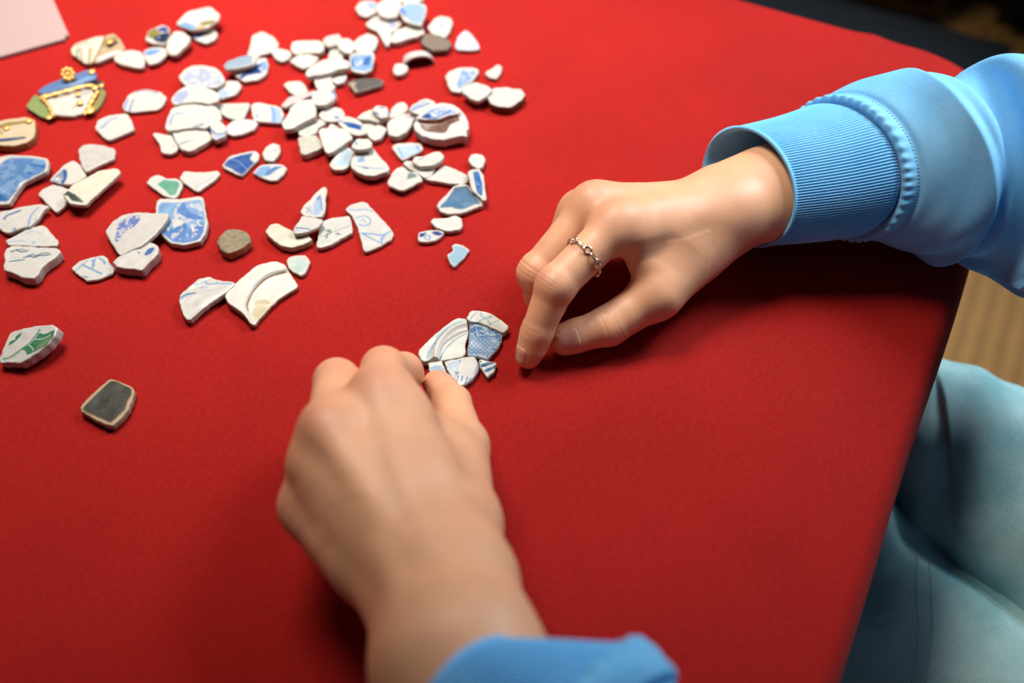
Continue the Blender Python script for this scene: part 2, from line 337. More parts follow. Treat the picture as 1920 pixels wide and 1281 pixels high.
    A, B = idx[:-1], idx[1:]; Q = np.stack([A, np.roll(A, -1, 1), np.roll(B, -1, 1), B], -1).reshape(-1, 4)
    if area_ < 0: Q = Q[:, ::-1]
    tri = [(idx[-1, i], idx[-1, (i+1) % n], nr_*n) if area_ > 0 else (idx[-1, (i+1) % n], idx[-1, i], nr_*n) for i in range(n)]
    V = np.column_stack([P, Z])/1000
    me = npmesh('pottery_shard', V, Q); 
    bm = bmesh.new(); bm.from_mesh(me); bm.verts.ensure_lookup_table()
    for f in tri: bm.faces.new([bm.verts[int(i)] for i in f]).smooth = True
    bot = [bm.verts[int(i)] for i in (idx[0][::-1] if area_ > 0 else idx[0])]; bm.faces.new(bot)
    bm.to_mesh(me); bm.free()
    setcol(me, 'Col', np.clip(col, 0, 1)); setval(me, 'gloss', gloss)
    return me
def shard_matrix(S):
    gx, gy = S['g']; n = Vector((-gx, -gy, 1)).normalized(); e1 = Vector((1, 0, gx)).normalized(); e2 = n.cross(e1)
    R = Matrix((e1, e2, n)).transposed().to_4x4()
    l = S['loc']; return Matrix.Translation((l[0]/1000, l[1]/1000, TZ+.0004+l[2]/1000)) @ R
SHARDS = [
 {'n':'pottery_shard','lab':'rounded white shard with one slanting blue stroke, beside the striped brown mended piece','loc':(-247.7,548.3,-0.0),'g':(0,0),'t':3.84,'o':[(-10.7,1.1),(-9.5,7.8),(-1.2,9.8),(5.7,7.8),(10.0,1.1),(11.1,-8.8),(7.5,-10.1),(-3.7,-6.1),(-9.4,-2.2)],'col':'w','ed':'b','dec':[('l','lb',1.1,0.4,[(-3.0,-2.3),(-1.0,1.0),(1.5,3.7)])]},
 {'n':'pottery_shard','lab':'white shard with a faint blue patch, between the slanting-stroke shard and the small far-left pile','loc':(-232.5,552.0,1.0),'g':(0,0),'t':3.2,'o':[(-8.3,4.5),(-4.0,8.6),(4.8,8.6),(9.1,1.8),(4.4,-7.5),(-1.2,-10.8),(-4.9,-4.8)],'col':'w','ed':'b','dec':[('f','lb',1.2,[(-7.1,2.8),(-3.1,6.1),(4.1,6.1),(2.0,1.4),(-3.7,-1.9)]),('l','b1',0.8,0.5,[(-5.2,1.4),(0.1,2.8)])]},
 {'n':'pottery_shard','lab':'dark navy, olive and blue painted shard in the small far-left pile','loc':(-234.5,574.0,-0.0),'g':(0,0),'t':3.84,'o':[(-8.1,-4.9),(-8.5,5.5),(-0.6,12.6),(4.9,9.7),(7.7,-2.9),(6.1,-10.4),(-1.5,-9.1)],'col':'w','ed':'b','dec':[('f','ol',1,[(-7.4,-0.9),(-7.9,4.7),(-4.2,8.2),(-0.1,4.7),(0.4,-5.0),(-4.7,-3.6)]),('f','b2',1,[(-2.5,8.2),(1.1,10.4),(5.5,6.8),(4.1,4.0),(-0.9,4.7)]),('f','nv',1,[(-3.1,-3.6),(0.5,1.9),(6.8,4.7),(8.2,-3.6),(5.4,-9.1),(-0.7,-7.1)]),('d','lb',1,0.6,(0.6,-2.3)),('d','go',1,0.6,(-1.5,1.9))],'grp':'small pile of shards at the far left'},
 {'n':'pottery_shard','lab':'white shard with deep blue left band, right end of the small far-left pile','loc':(-204.2,574.9,-0.0),'g':(0,0),'t':3.2,'o':[(-10.2,2.3),(-5.8,5.1),(4.1,8.6),(8.2,2.3),(7.5,-4.7),(1.8,-8.8),(-5.5,-4.7)],'col':'w','ed':'b','dec':[('f','b1',1.2,[(-9.5,0.5),(-3.6,3.6),(0.7,2.6),(-2.5,-2.3),(-6.2,-3.7)])],'grp':'small pile of shards at the far left'},
 {'n':'pottery_shard','lab':'plain white blocky shard at the middle front of the small far-left pile','loc':(-219.1,561.6,3.0),'g':(0.05,0.1),'t':3.84,'o':[(-7.0,2.7),(-3.8,12.1),(2.1,11.2),(8.5,5.3),(7.7,-1.8),(1.4,-12.0),(-2.7,-11.2),(-6.2,-5.7)],'col':'w','ed':'b','dec':[('l','lb',0.7,0.5,[(2.5,2.7),(3.9,3.8)])],'grp':'small pile of shards at the far left'},
 {'n':'pottery_shard','lab':'long white shard with pale blue and olive edge topping the small far-left pile','loc':(-208.6,584.1,6.0),'g':(0.02,0.05),'t':3.2,'o':[(-14.9,-3.2),(-9.9,9.3),(4.8,15.0),(13.0,6.0),(13.4,-0.7),(7.4,-8.4),(-1.9,-11.0),(-11.8,-6.5)],'col':'w','ed':'b','dec':[('f','lb',1.2,[(-13.2,-5.5),(-8.2,-1.7),(-0.8,-6.5),(0.2,-11.8),(-8.4,-9.6)]),('f','ol',1.5,[(0.2,-3.3),(11.1,-0.3),(12.0,-4.9),(4.1,-6.7)]),('f','go',1.2,[(-0.6,-7.8),(5.8,-6.7),(4.8,-10.6),(0.2,-11.8)])],'grp':'small pile of shards at the far left'},
 {'n':'pottery_shard','lab':'white fan-shaped shard with blue left end and far edge, right of the gold-flower piece','loc':(-229.4,506.3,0.0),'g':(0,0),'t':2.56,'o':[(-12.2,-5.2),(-11.0,5.8),(-8.1,9.5),(-1.0,12.0),(9.0,8.9),(13.5,3.9),(13.4,-4.0),(10.6,-8.8),(-4.7,-11.2),(-9.5,-10.0)],'col':'w','ed':'b','dec':[('l','b1',0.9,0.4,[(-6.8,8.4),(-0.2,10.0),(7.2,7.6)]),('l','b1',1.0,0.3,[(-5.9,-10.7),(-6.5,-4.1),(-6.4,0.8)]),('l','lb',1.5,0.8,[(-9.8,-7.7),(-9.6,0.8)]),('l','lb',0.6,0.3,[(-6.4,0.8),(-3.2,6.3)])]},
 {'n':'pottery_shard','lab':'five-sided white shard with a faint blue diagonal, alone below the fan-shaped shard','loc':(-241.2,480.1,-0.0),'g':(0,0),'t':3.2,'o':[(-11.1,-0.7),(-11.5,6.3),(-6.7,11.0),(4.7,13.3),(9.4,6.3),(13.2,-1.8),(10.6,-4.7),(0.7,-12.1),(-1.7,-11.5),(-7.7,-5.3)],'col':'w','ed':'b','dec':[('l','lb',1.2,0.6,[(-7.2,-1.6),(-5.3,4.2),(0.2,8.9)]),('l','gb',0.6,0.6,[(-6.2,-1.0),(-4.4,3.6)])]},
 {'n':'pottery_shard','lab':'half-round shard with mottled pale blue print at the far end of the left heap','loc':(-195.4,524.9,3.0),'g':(0,-0.04),'t':3.2,'o':[(-15.5,1.4),(-13.5,9.3),(-9.6,13.5),(-2.3,14.0),(5.7,11.6),(11.1,5.6),(15.1,-2.7),(13.6,-7.2),(10.5,-10.3),(7.0,-11.2),(-1.0,-10.3),(-8.5,-9.0),(-12.9,-3.6)],'col':'w','ed':'b','dec':[('n','lb2',2.5,0.45,[(-13.4,0.1),(-7.7,10.7),(6.4,9.3),(14.9,-4.5),(7.6,-12.5),(-0.4,-11.6),(-7.7,-9.0)])],'grp':'left heap of white shards'},
 {'n':'pottery_shard','lab':'small white shard with a pale blue corner, right of the half-round mottled shard','loc':(-177.8,516.7,-0.0),'g':(0,0),'t':3.2,'o':[(-7.4,-0.3),(-4.9,7.3),(-1.0,9.5),(3.8,9.1),(7.3,4.3),(6.5,-0.3),(4.7,-5.0),(-0.1,-7.5),(-3.4,-9.6),(-5.4,-7.1)],'col':'w','ed':'b','dec':[('f','lb3',1.5,[(-6.4,-2.8),(-3.4,0.6),(0.9,-2.8),(0.4,-8.7),(-2.9,-10.7)])],'grp':'left heap of white shards'},
 {'n':'pottery_shard','lab':'greyish celadon four-sided shard between the left heap and the blue-banded shard','loc':(-172.1,496.7,0.0),'g':(0,0),'t':2.56,'o':[(-13.7,4.3),(-7.5,7.2),(8.5,7.6),(9.8,6.0),(9.2,0.2),(8.3,-7.8),(3.1,-9.0),(-3.0,-6.2),(-6.0,-3.8),(-9.1,1.9)],'col':'ce','ed':'b','dec':[('f','ce2',1.5,[(-7.5,3.1),(7.1,4.7),(6.6,-1.0),(-3.0,-1.8)])],'grp':'left heap of white shards'},
 {'n':'pottery_shard','lab':'large white shard with a dark grey-blue blot, middle of the left heap','loc':(-193.3,484.5,3.0),'g':(0,0.03),'t':3.84,'o':[(-15.2,-8.7),(-15.4,-0.3),(-14.8,7.4),(-12.0,11.3),(-6.3,13.2),(-0.0,12.8),(5.4,11.3),(11.0,11.3),(15.3,7.4),(17.9,-0.3),(16.3,-4.1),(11.8,-7.2),(8.4,-10.2),(4.1,-8.7),(-3.6,-10.2),(-9.8,-11.7),(-12.8,-11.7)],'col':'w','ed':'b','dec':[('l','lb2',1.6,1.0,[(-12.1,-5.9),(-12.7,-0.5),(-11.0,3.3),(-6.4,3.3)]),('l','gb2',1.5,0.7,[(2.0,-8.9),(4.7,-7.4),(7.2,-6.2)]),('l','lb3',1,0.6,[(1.1,8.7),(6.9,4.8),(11.1,4.1)])],'grp':'left heap of white shards'},
 {'n':'pottery_shard','lab':'white shard with a pale lilac-blue left end, over the large blotted shard','loc':(-194.9,502.1,6.0),'g':(0,0.06),'t':3.2,'o':[(-14.4,-2.5),(-12.8,3.6),(-9.2,8.6),(-4.9,10.6),(2.5,9.8),(9.4,6.3),(14.6,2.8),(15.8,-1.0),(14.4,-4.8),(9.7,-7.0),(2.7,-5.2),(-5.8,-5.9),(-9.6,-7.8),(-12.3,-7.0)],'col':'w','ed':'b','dec':[('f','lb2',2,[(-12.4,-4.7),(-11.7,2.2),(-5.8,6.0),(-3.7,0.7),(-7.0,-6.2)])],'grp':'left heap of white shards'},
 {'n':'pottery_shard','lab':'plain pinkish-white shard at the right front of the left heap','loc':(-165.0,480.1,-0.0),'g':(0,0),'t':3.2,'o':[(-8.3,1.1),(-5.6,5.9),(0.1,7.9),(7.4,7.1),(10.8,3.5),(9.4,-2.0),(3.6,-6.3),(-2.1,-8.2),(-6.5,-5.9),(-8.6,-2.8)],'col':'pk','ed':'b','dec':[],'grp':'left heap of white shards'},
 {'n':'pottery_shard','lab':'white shard with a bright blue crescent stroke at the front of the left heap','loc':(-175.5,473.2,2.0),'g':(0,0),'t':4.48,'o':[(-6.0,3.8),(-4.2,7.7),(-0.3,8.5),(3.6,3.8),(5.0,-1.6),(4.7,-5.5),(-0.0,-9.3),(-2.9,-7.0)],'col':'w','ed':'b','dec':[('l','b1',1.3,0.4,[(-4.8,0.9),(-1.5,-3.3),(2.4,-4.1),(4.6,-1.4)]),('f','lb3',1,[(-4.4,0.1),(-1.4,-5.3),(3.6,-5.3),(4.5,-2.2),(5.6,-5.3),(0.5,-9.8)])],'grp':'left heap of white shards'},
 {'n':'pottery_shard','lab':'thick white shard with a teal dash at the front of the left heap','loc':(-191.0,467.3,0.0),'g':(0,0),'t':4.48,'o':[(-12.7,5.8),(-9.9,8.9),(-2.9,8.9),(4.3,8.2),(8.5,7.4),(11.9,2.7),(12.0,-0.3),(7.0,-5.6),(3.8,-9.4),(-0.2,-11.3),(-4.1,-9.4),(-7.5,-4.9),(-10.4,-0.3)],'col':'w','ed':'b','dec':[('l','tb',1.1,0.5,[(-6.0,-5.0),(-3.9,-3.5),(-2.1,-2.4)]),('l','lb',0.7,0.5,[(-2.1,-2.4),(2.6,-1.2)])],'grp':'left heap of white shards'},
 {'n':'pottery_shard','lab':'white pointed shard with a faint olive speck, left front corner of the left heap','loc':(-206.8,465.4,-0.0),'g':(0,0),'t':3.2,'o':[(-9.6,8.0),(-8.1,9.6),(-2.3,8.0),(2.4,7.2),(4.9,2.6),(8.7,-3.5),(8.5,-7.2),(5.2,-10.2),(1.1,-9.5),(-0.9,-7.2),(-3.2,-1.2),(-6.9,4.1)],'col':'w','ed':'b','dec':[('d','ol2',0.8,0.6,(5.5,-3.4))],'grp':'left heap of white shards'},
 {'n':'pottery_shard','lab':'white shard with a vertical soft blue band, right of the celadon shard','loc':(-152.1,494.7,-0.0),'g':(0,0),'t':3.2,'o':[(-9.3,5.0),(-8.6,8.7),(-4.1,9.5),(1.9,7.4),(9.0,5.0),(12.6,-2.3),(11.9,-11.1),(-1.1,-9.5),(-5.3,-8.8),(-7.2,-3.1)],'col':'w','ed':'b','dec':[('f','lb3',1.5,[(3.0,5.0),(9.6,2.6),(12.7,-11.9),(5.5,-11.1)]),('l','lb',1.8,0.7,[(3.7,4.2),(6.1,-1.5),(7.0,-9.5)]),('l','lb',1.2,0.8,[(-4.4,-3.1),(-2.9,-6.3)])]},
 {'n':'pottery_shard','lab':'white rounded shard with a deep blue star-like brushmark, under the grey-blue strip','loc':(-167.8,536.6,-0.0),'g':(0,0),'t':3.2,'o':[(-11.3,-2.3),(-10.3,3.3),(-2.0,5.2),(2.5,12.9),(8.1,13.8),(11.0,6.1),(10.8,-3.3),(7.2,-9.3),(-1.5,-11.6),(-5.4,-8.9),(-8.8,-5.1)],'col':'w','ed':'b','dec':[('f','b2',0.6,[(-6.5,-8.7),(-3.0,-1.2),(0.4,2.6),(5.8,8.3),(7.8,6.3),(4.9,2.6),(8.7,-3.1),(3.7,-4.0),(-0.7,-5.0),(-4.9,-10.0)]),('f','lb',1.0,[(5.6,9.2),(8.9,10.2),(10.7,2.6),(9.1,-2.2),(6.1,2.6)])]},
 {'n':'pottery_shard','lab':'flat grey-blue strip shard lying across the blue-starred shard','loc':(-173.2,537.7,5.2),'g':(0,0),'t':3.2,'o':[(-10.5,-3.2),(-8.8,1.5),(-0.1,7.2),(6.6,8.2),(9.4,5.3),(9.3,-1.3),(4.1,-4.1),(-2.3,-6.0),(-7.7,-7.4)],'col':'gbf','ed':'b','dec':[('f','w',0.8,[(6.6,6.5),(9.8,4.1),(9.9,-3.5),(8.3,-2.1)])]},
 {'n':'pottery_shard','lab':'plain white five-sided shard standing behind the grey-blue strip','loc':(-164.6,562.3,0.0),'g':(0,0),'t':3.2,'o':[(-8.3,-9.0),(-7.9,2.8),(-8.4,12.8),(-2.7,17.9),(6.0,11.8),(11.0,3.8),(10.3,-1.2),(6.3,-6.1),(0.4,-9.0),(-1.3,-12.9),(-5.2,-10.0)],'col':'w','ed':'b','dec':[]},
 {'n':'pottery_shard','lab':'small plain white shard between the five-sided white shard and the cream bar','loc':(-150.0,553.3,-0.0),'g':(0,0),'t':3.2,'o':[(-8.1,3.9),(-4.3,7.8),(4.3,4.9),(6.8,0.0),(4.0,-5.3),(0.8,-7.2),(-3.7,-3.9)],'col':'w','ed':'b','dec':[]},
 {'n':'pottery_shard','lab':'creamy white bar-shaped shard at the far edge of the upper middle heap','loc':(-134.9,559.7,0.0),'g':(0,0),'t':4.48,'o':[(-10.4,0.3),(-10.0,6.2),(-6.7,7.7),(7.9,8.2),(11.9,4.2),(12.2,-2.6),(9.1,-6.1),(0.9,-5.6),(-5.8,-7.5),(-9.1,-4.6)],'col':'cr','ed':'b','dec':[]},
 {'n':'pottery_shard','lab':'pale grey shard at the far tip of the upper middle heap','loc':(-118.9,565.7,2.0),'g':(0,0),'t':3.84,'o':[(-5.9,0.9),(-3.4,4.9),(4.5,7.9),(6.8,2.9),(4.2,-5.1),(-1.4,-7.1),(-4.7,-4.1)],'col':'gr','ed':'b','dec':[]},
 {'n':'pottery_shard','lab':'pale greenish-white shard half covered in the upper middle heap','loc':(-115.5,554.2,0.0),'g':(0,0),'t':2.56,'o':[(-4.6,-1.3),(-3.7,6.5),(0.8,7.5),(5.7,-0.3),(5.2,-6.1),(-3.5,-6.1)],'col':'ce','ed':'b','dec':[]},
 {'n':'pottery_shard','lab':'white rounded shard just right of the pale grey shard in the upper middle heap','loc':(-108.4,559.9,2.0),'g':(0,0),'t':3.84,'o':[(-6.6,2.7),(-4.2,7.7),(0.4,8.7),(5.0,3.7),(6.2,-2.2),(4.0,-9.0),(-0.2,-8.1),(-4.7,-3.2)],'col':'w','ed':'b','dec':[]},
 {'n':'pottery_shard','lab':'white shard directly behind the square blue-painted shard','loc':(-96.1,565.0,-0.0),'g':(0,0),'t':3.84,'o':[(-8.4,1.5),(-5.5,7.5),(0.0,12.1),(5.7,8.5),(7.9,3.5),(6.8,-4.5),(3.8,-10.3),(-3.2,-10.3),(-7.0,-7.4)],'col':'w','ed':'b','dec':[]},
 {'n':'pottery_shard','lab':'square shard with mottled blue painting and white front edge, upper middle heap','loc':(-96.7,543.1,3.0),'g':(0,0.08),'t':3.2,'o':[(-8.5,5.5),(-5.3,8.1),(2.1,8.9),(6.7,8.9),(8.2,5.5),(7.6,-9.1),(2.2,-12.5),(-5.4,-9.9),(-7.6,-4.8)],'col':'w','ed':'b','dec':[('f','lb',1.0,[(-7.6,3.1),(6.5,6.6),(7.6,-8.0),(2.7,-10.5),(-5.3,-8.8)]),('f','b3',0.8,[(0.3,-1.2),(3.3,4.0),(6.3,2.3),(5.1,-4.6),(1.7,-4.6)]),('f','b3',0.7,[(-6.7,-0.3),(-5.1,1.4),(-3.9,-6.3),(-5.6,-6.3)]),('l','b3',0.8,0.5,[(-7.0,3.1),(-2.1,5.7),(0.8,5.3)]),('n','w',2.5,0.55,[(-4.7,3.1),(1.0,4.0),(0.8,-8.0),(-3.6,-8.8)])]},
 {'n':'pottery_shard','lab':'white flat shard under the cream bar, left side of the upper middle heap','loc':(-134.6,546.0,-0.0),'g':(0,0),'t':3.84,'o':[(-9.6,0.0),(-4.5,6.7),(2.3,7.7),(9.8,3.8),(6.2,-4.8),(0.4,-8.5),(-4.7,-4.8)],'col':'w','ed':'b','dec':[]},
 {'n':'pottery_shard','lab':'long white shard slanting across the front of the upper middle heap','loc':(-117.5,531.7,5.0),'g':(0,0.05),'t':3.84,'o':[(-13.0,-6.2),(-12.2,-1.0),(-5.2,6.9),(0.2,9.5),(10.5,8.6),(13.9,6.0),(14.2,-0.2),(7.1,-1.9),(1.8,-5.4),(-6.4,-7.1),(-10.7,-8.8)],'col':'w','ed':'b','dec':[]},
 {'n':'pottery_shard','lab':'small white round shard in front of the long slanting white shard, behind the dark slab','loc':(-110.1,528.8,-0.0),'g':(0,0),'t':3.84,'o':[(-4.3,1.1),(-2.1,6.7),(2.4,7.2),(5.3,1.1),(3.7,-5.3),(-0.6,-7.2),(-4.4,-3.5)],'col':'pk2','ed':'b','dec':[]},
 {'n':'pottery_shard','lab':'white shard with a faint grey smudge below the long slanting white shard','loc':(-117.8,520.3,2.0),'g':(0,0),'t':3.2,'o':[(-7.9,5.6),(-4.3,8.4),(3.1,8.4),(4.9,0.1),(7.2,-3.5),(4.9,-8.0),(-2.2,-8.9),(-5.8,-1.7)],'col':'w','ed':'b','dec':[('d','gr',2,1.5,(0.2,-3.8))]},
 {'n':'pottery_shard','lab':'plain white four-sided shard at the far left of the centre heap','loc':(-135.7,518.5,-0.0),'g':(0,0),'t':3.2,'o':[(-9.0,3.8),(-6.0,6.8),(1.3,7.7),(4.4,4.6),(8.1,-3.9),(4.8,-6.8),(-0.4,-7.2),(-3.3,-4.7)],'col':'w','ed':'b','dec':[]},
 {'n':'pottery_shard','lab':'thin greyish-white shard seen edge-on behind the largest white shard of the centre heap','loc':(-132.3,506.9,1.0),'g':(0,0),'t':3.2,'o':[(-10.5,-7.7),(-7.3,0.6),(-1.9,3.5),(5.1,5.6),(9.5,8.1),(10.4,4.3),(4.2,0.6),(-2.3,-5.2),(-6.9,-9.3)],'col':'gr','ed':'b','dec':[]},
 {'n':'pottery_shard','lab':'white shard with blue mark on its right edge, far end of centre heap','loc':(-116.1,503.4,4.0),'g':(0,0),'t':3.84,'o':[(-8.0,1.3),(-4.6,7.1),(0.5,7.9),(5.1,7.9),(8.2,1.3),(6.0,-4.5),(2.3,-7.7),(-3.2,-8.5),(-6.3,-4.5)],'col':'w','ed':'b','dec':[('l','b1',1.3,0.5,[(4.3,6.0),(6.5,2.7),(7.6,-0.6)]),('l','lb2',1.2,0.8,[(5.9,-1.5),(4.0,-7.2)])]},
 {'n':'pottery_shard','lab':'largest plain white shard of the centre heap, with a pointed left tip','loc':(-128.6,484.7,4.0),'g':(0.02,0.05),'t':4.48,'o':[(-6.3,7.0),(-2.6,13.8),(7.0,15.1),(9.8,6.6),(10.4,-0.9),(5.7,-4.5),(3.0,-6.7),(-2.4,-11.7),(-7.3,-12.3),(-9.9,-6.4),(-7.1,1.0)],'col':'w','ed':'b','dec':[]},
 {'n':'pottery_shard','lab':'white shard with one round blue dot in the centre heap','loc':(-110.6,491.9,-0.0),'g':(0,0),'t':3.2,'o':[(-8.0,0.4),(-6.0,5.3),(0.9,7.8),(5.7,6.1),(8.4,0.4),(7.3,-4.4),(2.5,-6.8),(-3.7,-6.0),(-7.1,-2.8)],'col':'w','ed':'b','dec':[('d','b4',1.4,0.6,(3.3,-2.7)),('l','b4',0.6,0.4,[(3.8,-3.1),(7.1,-5.1)])]},
 {'n':'pottery_shard','lab':'cream shard with a pale mint wash in front of the largest white shard','loc':(-120.7,478.6,-0.0),'g':(0,0),'t':3.84,'o':[(-8.7,-2.6),(-6.9,1.3),(-0.5,6.9),(3.3,8.5),(8.4,4.5),(6.1,2.1),(3.9,-0.2),(3.0,-4.9),(-1.7,-8.0),(-6.8,-7.2)],'col':'cr','ed':'b','dec':[('f','mt',2,[(-4.5,-3.6),(-1.5,0.3),(0.2,-1.3),(-0.8,-5.1),(-3.2,-5.9)])]},
 {'n':'pottery_shard','lab':'tiny white shard with a blue smear tucked behind the white triangular shard','loc':(-108.4,480.8,0.0),'g':(0,0),'t':2.56,'o':[(-3.8,-0.7),(-2.2,3.6),(2.0,1.7),(3.9,-1.5),(0.0,-3.1)],'col':'w','ed':'b','dec':[('l','b4',1,0.8,[(-3.1,-1.1),(0.9,-0.3)])]},
 {'n':'pottery_shard','lab':'thick greyish-cream squarish shard at the left front of the centre heap','loc':(-119.2,461.9,-0.0),'g':(0,0),'t':5.12,'o':[(-8.8,6.1),(-4.0,8.1),(2.4,8.4),(5.5,3.8),(7.3,-3.0),(4.6,-5.2),(-2.2,-9.7),(-4.8,-8.2)],'col':'gc','ed':'b','dec':[]},
 {'n':'pottery_shard','lab':'plain creamy triangular shard in front of the blue-dot shard','loc':(-104.9,463.3,4.0),'g':(0.02,0.05),'t':3.84,'o':[(-10.5,7.0),(-9.1,9.9),(-1.2,10.4),(6.0,8.8),(9.4,4.4),(10.8,0.7),(7.2,-3.5),(1.0,-10.4),(-2.2,-12.4),(-4.4,-10.3),(-7.1,-3.9)],'col':'cr2','ed':'b','dec':[]},
 {'n':'pottery_shard','lab':'white shard with a deep blue leaf shape, middle of the centre heap','loc':(-95.2,477.4,2.0),'g':(0,0),'t':3.84,'o':[(-10.7,4.7),(-6.2,10.3),(0.6,7.9),(5.1,3.1),(6.6,-2.3),(8.1,-7.0),(4.2,-8.5),(-0.9,-7.0),(-7.1,-0.8)],'col':'w','ed':'b','dec':[('f','b5',0.5,[(-7.4,4.1),(-1.8,3.7),(5.0,0.5),(4.7,-3.7),(1.3,-2.6),(-3.4,-0.6)]),('l','b1',0.9,0.5,[(-10.6,6.0),(-7.4,4.1)])]},
 {'n':'pottery_shard','lab':'small white shard just right of the deep blue leaf shard','loc':(-86.7,479.3,-0.0),'g':(0,0),'t':3.2,'o':[(-3.9,3.9),(1.0,4.8),(4.0,2.2),(1.8,-1.3),(0.1,-6.4),(-3.0,-3.0)],'col':'w','ed':'b','dec':[]},
 {'n':'pottery_shard','lab':'white flat wedge shard right of the blue-dot shard','loc':(-84.4,486.2,3.0),'g':(0,0.05),'t':3.2,'o':[(-10.5,-1.3),(-6.0,4.5),(-1.7,7.0),(5.4,2.8),(8.9,0.4),(8.6,-2.9),(3.7,-5.0),(-1.4,-2.9),(-7.0,-2.5)],'col':'w','ed':'b','dec':[]},
 {'n':'pottery_shard','lab':'white shard with two small blue brushmarks at the far right of the centre heap','loc':(-79.3,487.2,6.0),'g':(0,0.05),'t':3.2,'o':[(-6.0,1.6),(-3.1,6.2),(3.2,4.9),(4.9,-0.1),(4.5,-5.0),(0.1,-5.8),(-3.6,-1.7)],'col':'w','ed':'b','dec':[('l','b3',1.3,0.5,[(-3.8,-0.2),(-1.1,-2.7)]),('l','b1',1,0.6,[(-1.1,3.5),(1.7,3.5)]),('l','lb',1,0.5,[(4.0,-0.6),(4.5,-3.9)])]},
 {'n':'pottery_shard','lab':'plain white oval shard between the two-brushmark shard and the long blue-striped shard','loc':(-70.1,493.6,2.0),'g':(0,0),'t':3.2,'o':[(-4.7,-3.2),(-4.0,2.1),(-0.4,7.5),(3.5,8.4),(6.2,4.8),(5.8,-0.5),(2.1,-4.1),(-3.2,-8.0),(-5.0,-6.7)],'col':'w','ed':'b','dec':[]},
 {'n':'pottery_shard','lab':'large white curved shard with pinkish front face, left of the brown-faced bowl base','loc':(-66.8,481.1,-0.0),'g':(0,0),'t':5.12,'o':[(-8.9,2.4),(-5.5,5.0),(-0.2,9.4),(7.0,10.3),(9.9,9.4),(6.4,1.5),(6.2,-2.8),(3.2,-8.8),(-2.0,-12.2),(-7.1,-10.5),(-8.8,-2.8)],'col':'pk2','ed':'b','dec':[('l','gr',1.5,1.0,[(-4.4,-6.9),(-1.7,-6.5)])]},
 {'n':'pottery_shard','lab':'long shard with a violet-blue stripe behind the brown-faced bowl base','loc':(-54.7,492.5,6.0),'g':(0.03,0.06),'t':3.2,'o':[(-8.2,-3.0),(-6.5,1.0),(-1.1,5.8),(2.2,7.4),(7.4,4.7),(8.4,0.5),(5.0,-3.5),(-1.0,-7.8),(-6.1,-4.8)],'col':'w','ed':'b','dec':[('l','b4',1.6,0.6,[(-6.3,-4.1),(-1.2,-0.6),(4.3,2.1)]),('l','lb',1,0.6,[(-5.6,-1.6),(-0.8,2.3),(3.0,4.2)])]},
 {'n':'pottery_shard','lab':'round white shard at the near right of the centre heap','loc':(-80.9,474.1,-0.0),'g':(0,0),'t':3.84,'o':[(-5.9,-1.7),(-4.3,5.2),(-0.0,7.7),(3.4,6.0),(5.9,3.4),(4.1,-1.7),(2.2,-5.9),(-0.9,-7.6),(-4.4,-5.1)],'col':'w','ed':'b','dec':[('l','lb3',0.8,0.5,[(1.0,4.2),(2.8,1.6)])]},
 {'n':'pottery_shard','lab':'shard with a pale ice-blue face at the near end of the centre heap','loc':(-99.4,449.7,-0.0),'g':(0,0),'t':3.84,'o':[(-7.1,-4.6),(-5.0,2.7),(-1.5,10.1),(2.2,11.8),(6.5,6.8),(5.1,-1.3),(4.1,-7.0),(0.6,-9.4),(-4.8,-8.6)],'col':'w','ed':'b','dec':[('f','ib',0.8,[(-3.6,-3.0),(-0.2,7.1),(3.2,8.8),(6.1,4.3),(4.4,-5.4),(-2.7,-6.2)])]},
 {'n':'pottery_shard','lab':'white triangular shard with blue line and blotch, nearest of the centre heap','loc':(-83.2,443.8,2.0),'g':(0,0),'t':4.48,'o':[(-10.7,-1.4),(-9.4,6.7),(-8.2,10.7),(-2.9,12.4),(1.2,14.0),(5.0,7.5),(11.1,-1.4),(12.9,-4.6),(11.6,-7.7),(4.5,-11.3),(-0.8,-10.9),(-5.2,-8.5),(-9.3,-4.6)],'col':'w','ed':'b','dec':[('f','lb',1.5,[(-7.1,2.3),(-3.3,6.3),(-1.9,0.7),(-5.8,-0.1)]),('l','lb',0.8,0.4,[(-7.2,-2.9),(-2.2,-4.5),(4.1,-5.1),(8.9,-4.8)]),('l','b3',1.2,0.5,[(-2.8,-4.5),(0.4,-5.1)])]},
 {'n':'pottery_shard','lab':'small white shard with a fine blue front line, on top of the ice-blue shard','loc':(-87.1,454.2,8.0),'g':(0,0),'t':3.2,'o':[(-6.9,-1.8),(-4.1,5.6),(2.9,5.6),(5.9,1.5),(5.2,-2.6),(1.1,-4.2),(-4.2,-4.2)],'col':'w','ed':'b','dec':[('l','b4',0.7,0.4,[(-5.9,-4.4),(-0.3,-4.7),(4.9,-3.6)]),('l','lb',1.3,0.6,[(-4.2,2.5),(-3.4,0.1)])]},
 {'n':'pottery_shard','lab':'pale blue four-sided shard with blue borders in front of the brown-faced bowl base','loc':(-61.4,459.8,0.0),'g':(0,0),'t':2.56,'o':[(-10.4,3.0),(-7.9,6.0),(1.4,6.8),(6.9,6.0),(9.0,1.8),(7.3,-1.5),(2.1,-5.6),(-3.0,-9.7),(-5.4,-6.4)],'col':'w','ed':'b','dec':[('f','ib',0.8,[(-7.0,2.3),(1.6,4.4),(6.6,3.1),(7.4,-1.0),(2.2,-5.1),(-2.5,-8.4)]),('l','lb',1.1,0.4,[(-6.4,1.5),(-2.8,-7.2)]),('l','lb',1.2,0.5,[(4.9,3.1),(6.5,-1.0)])]},
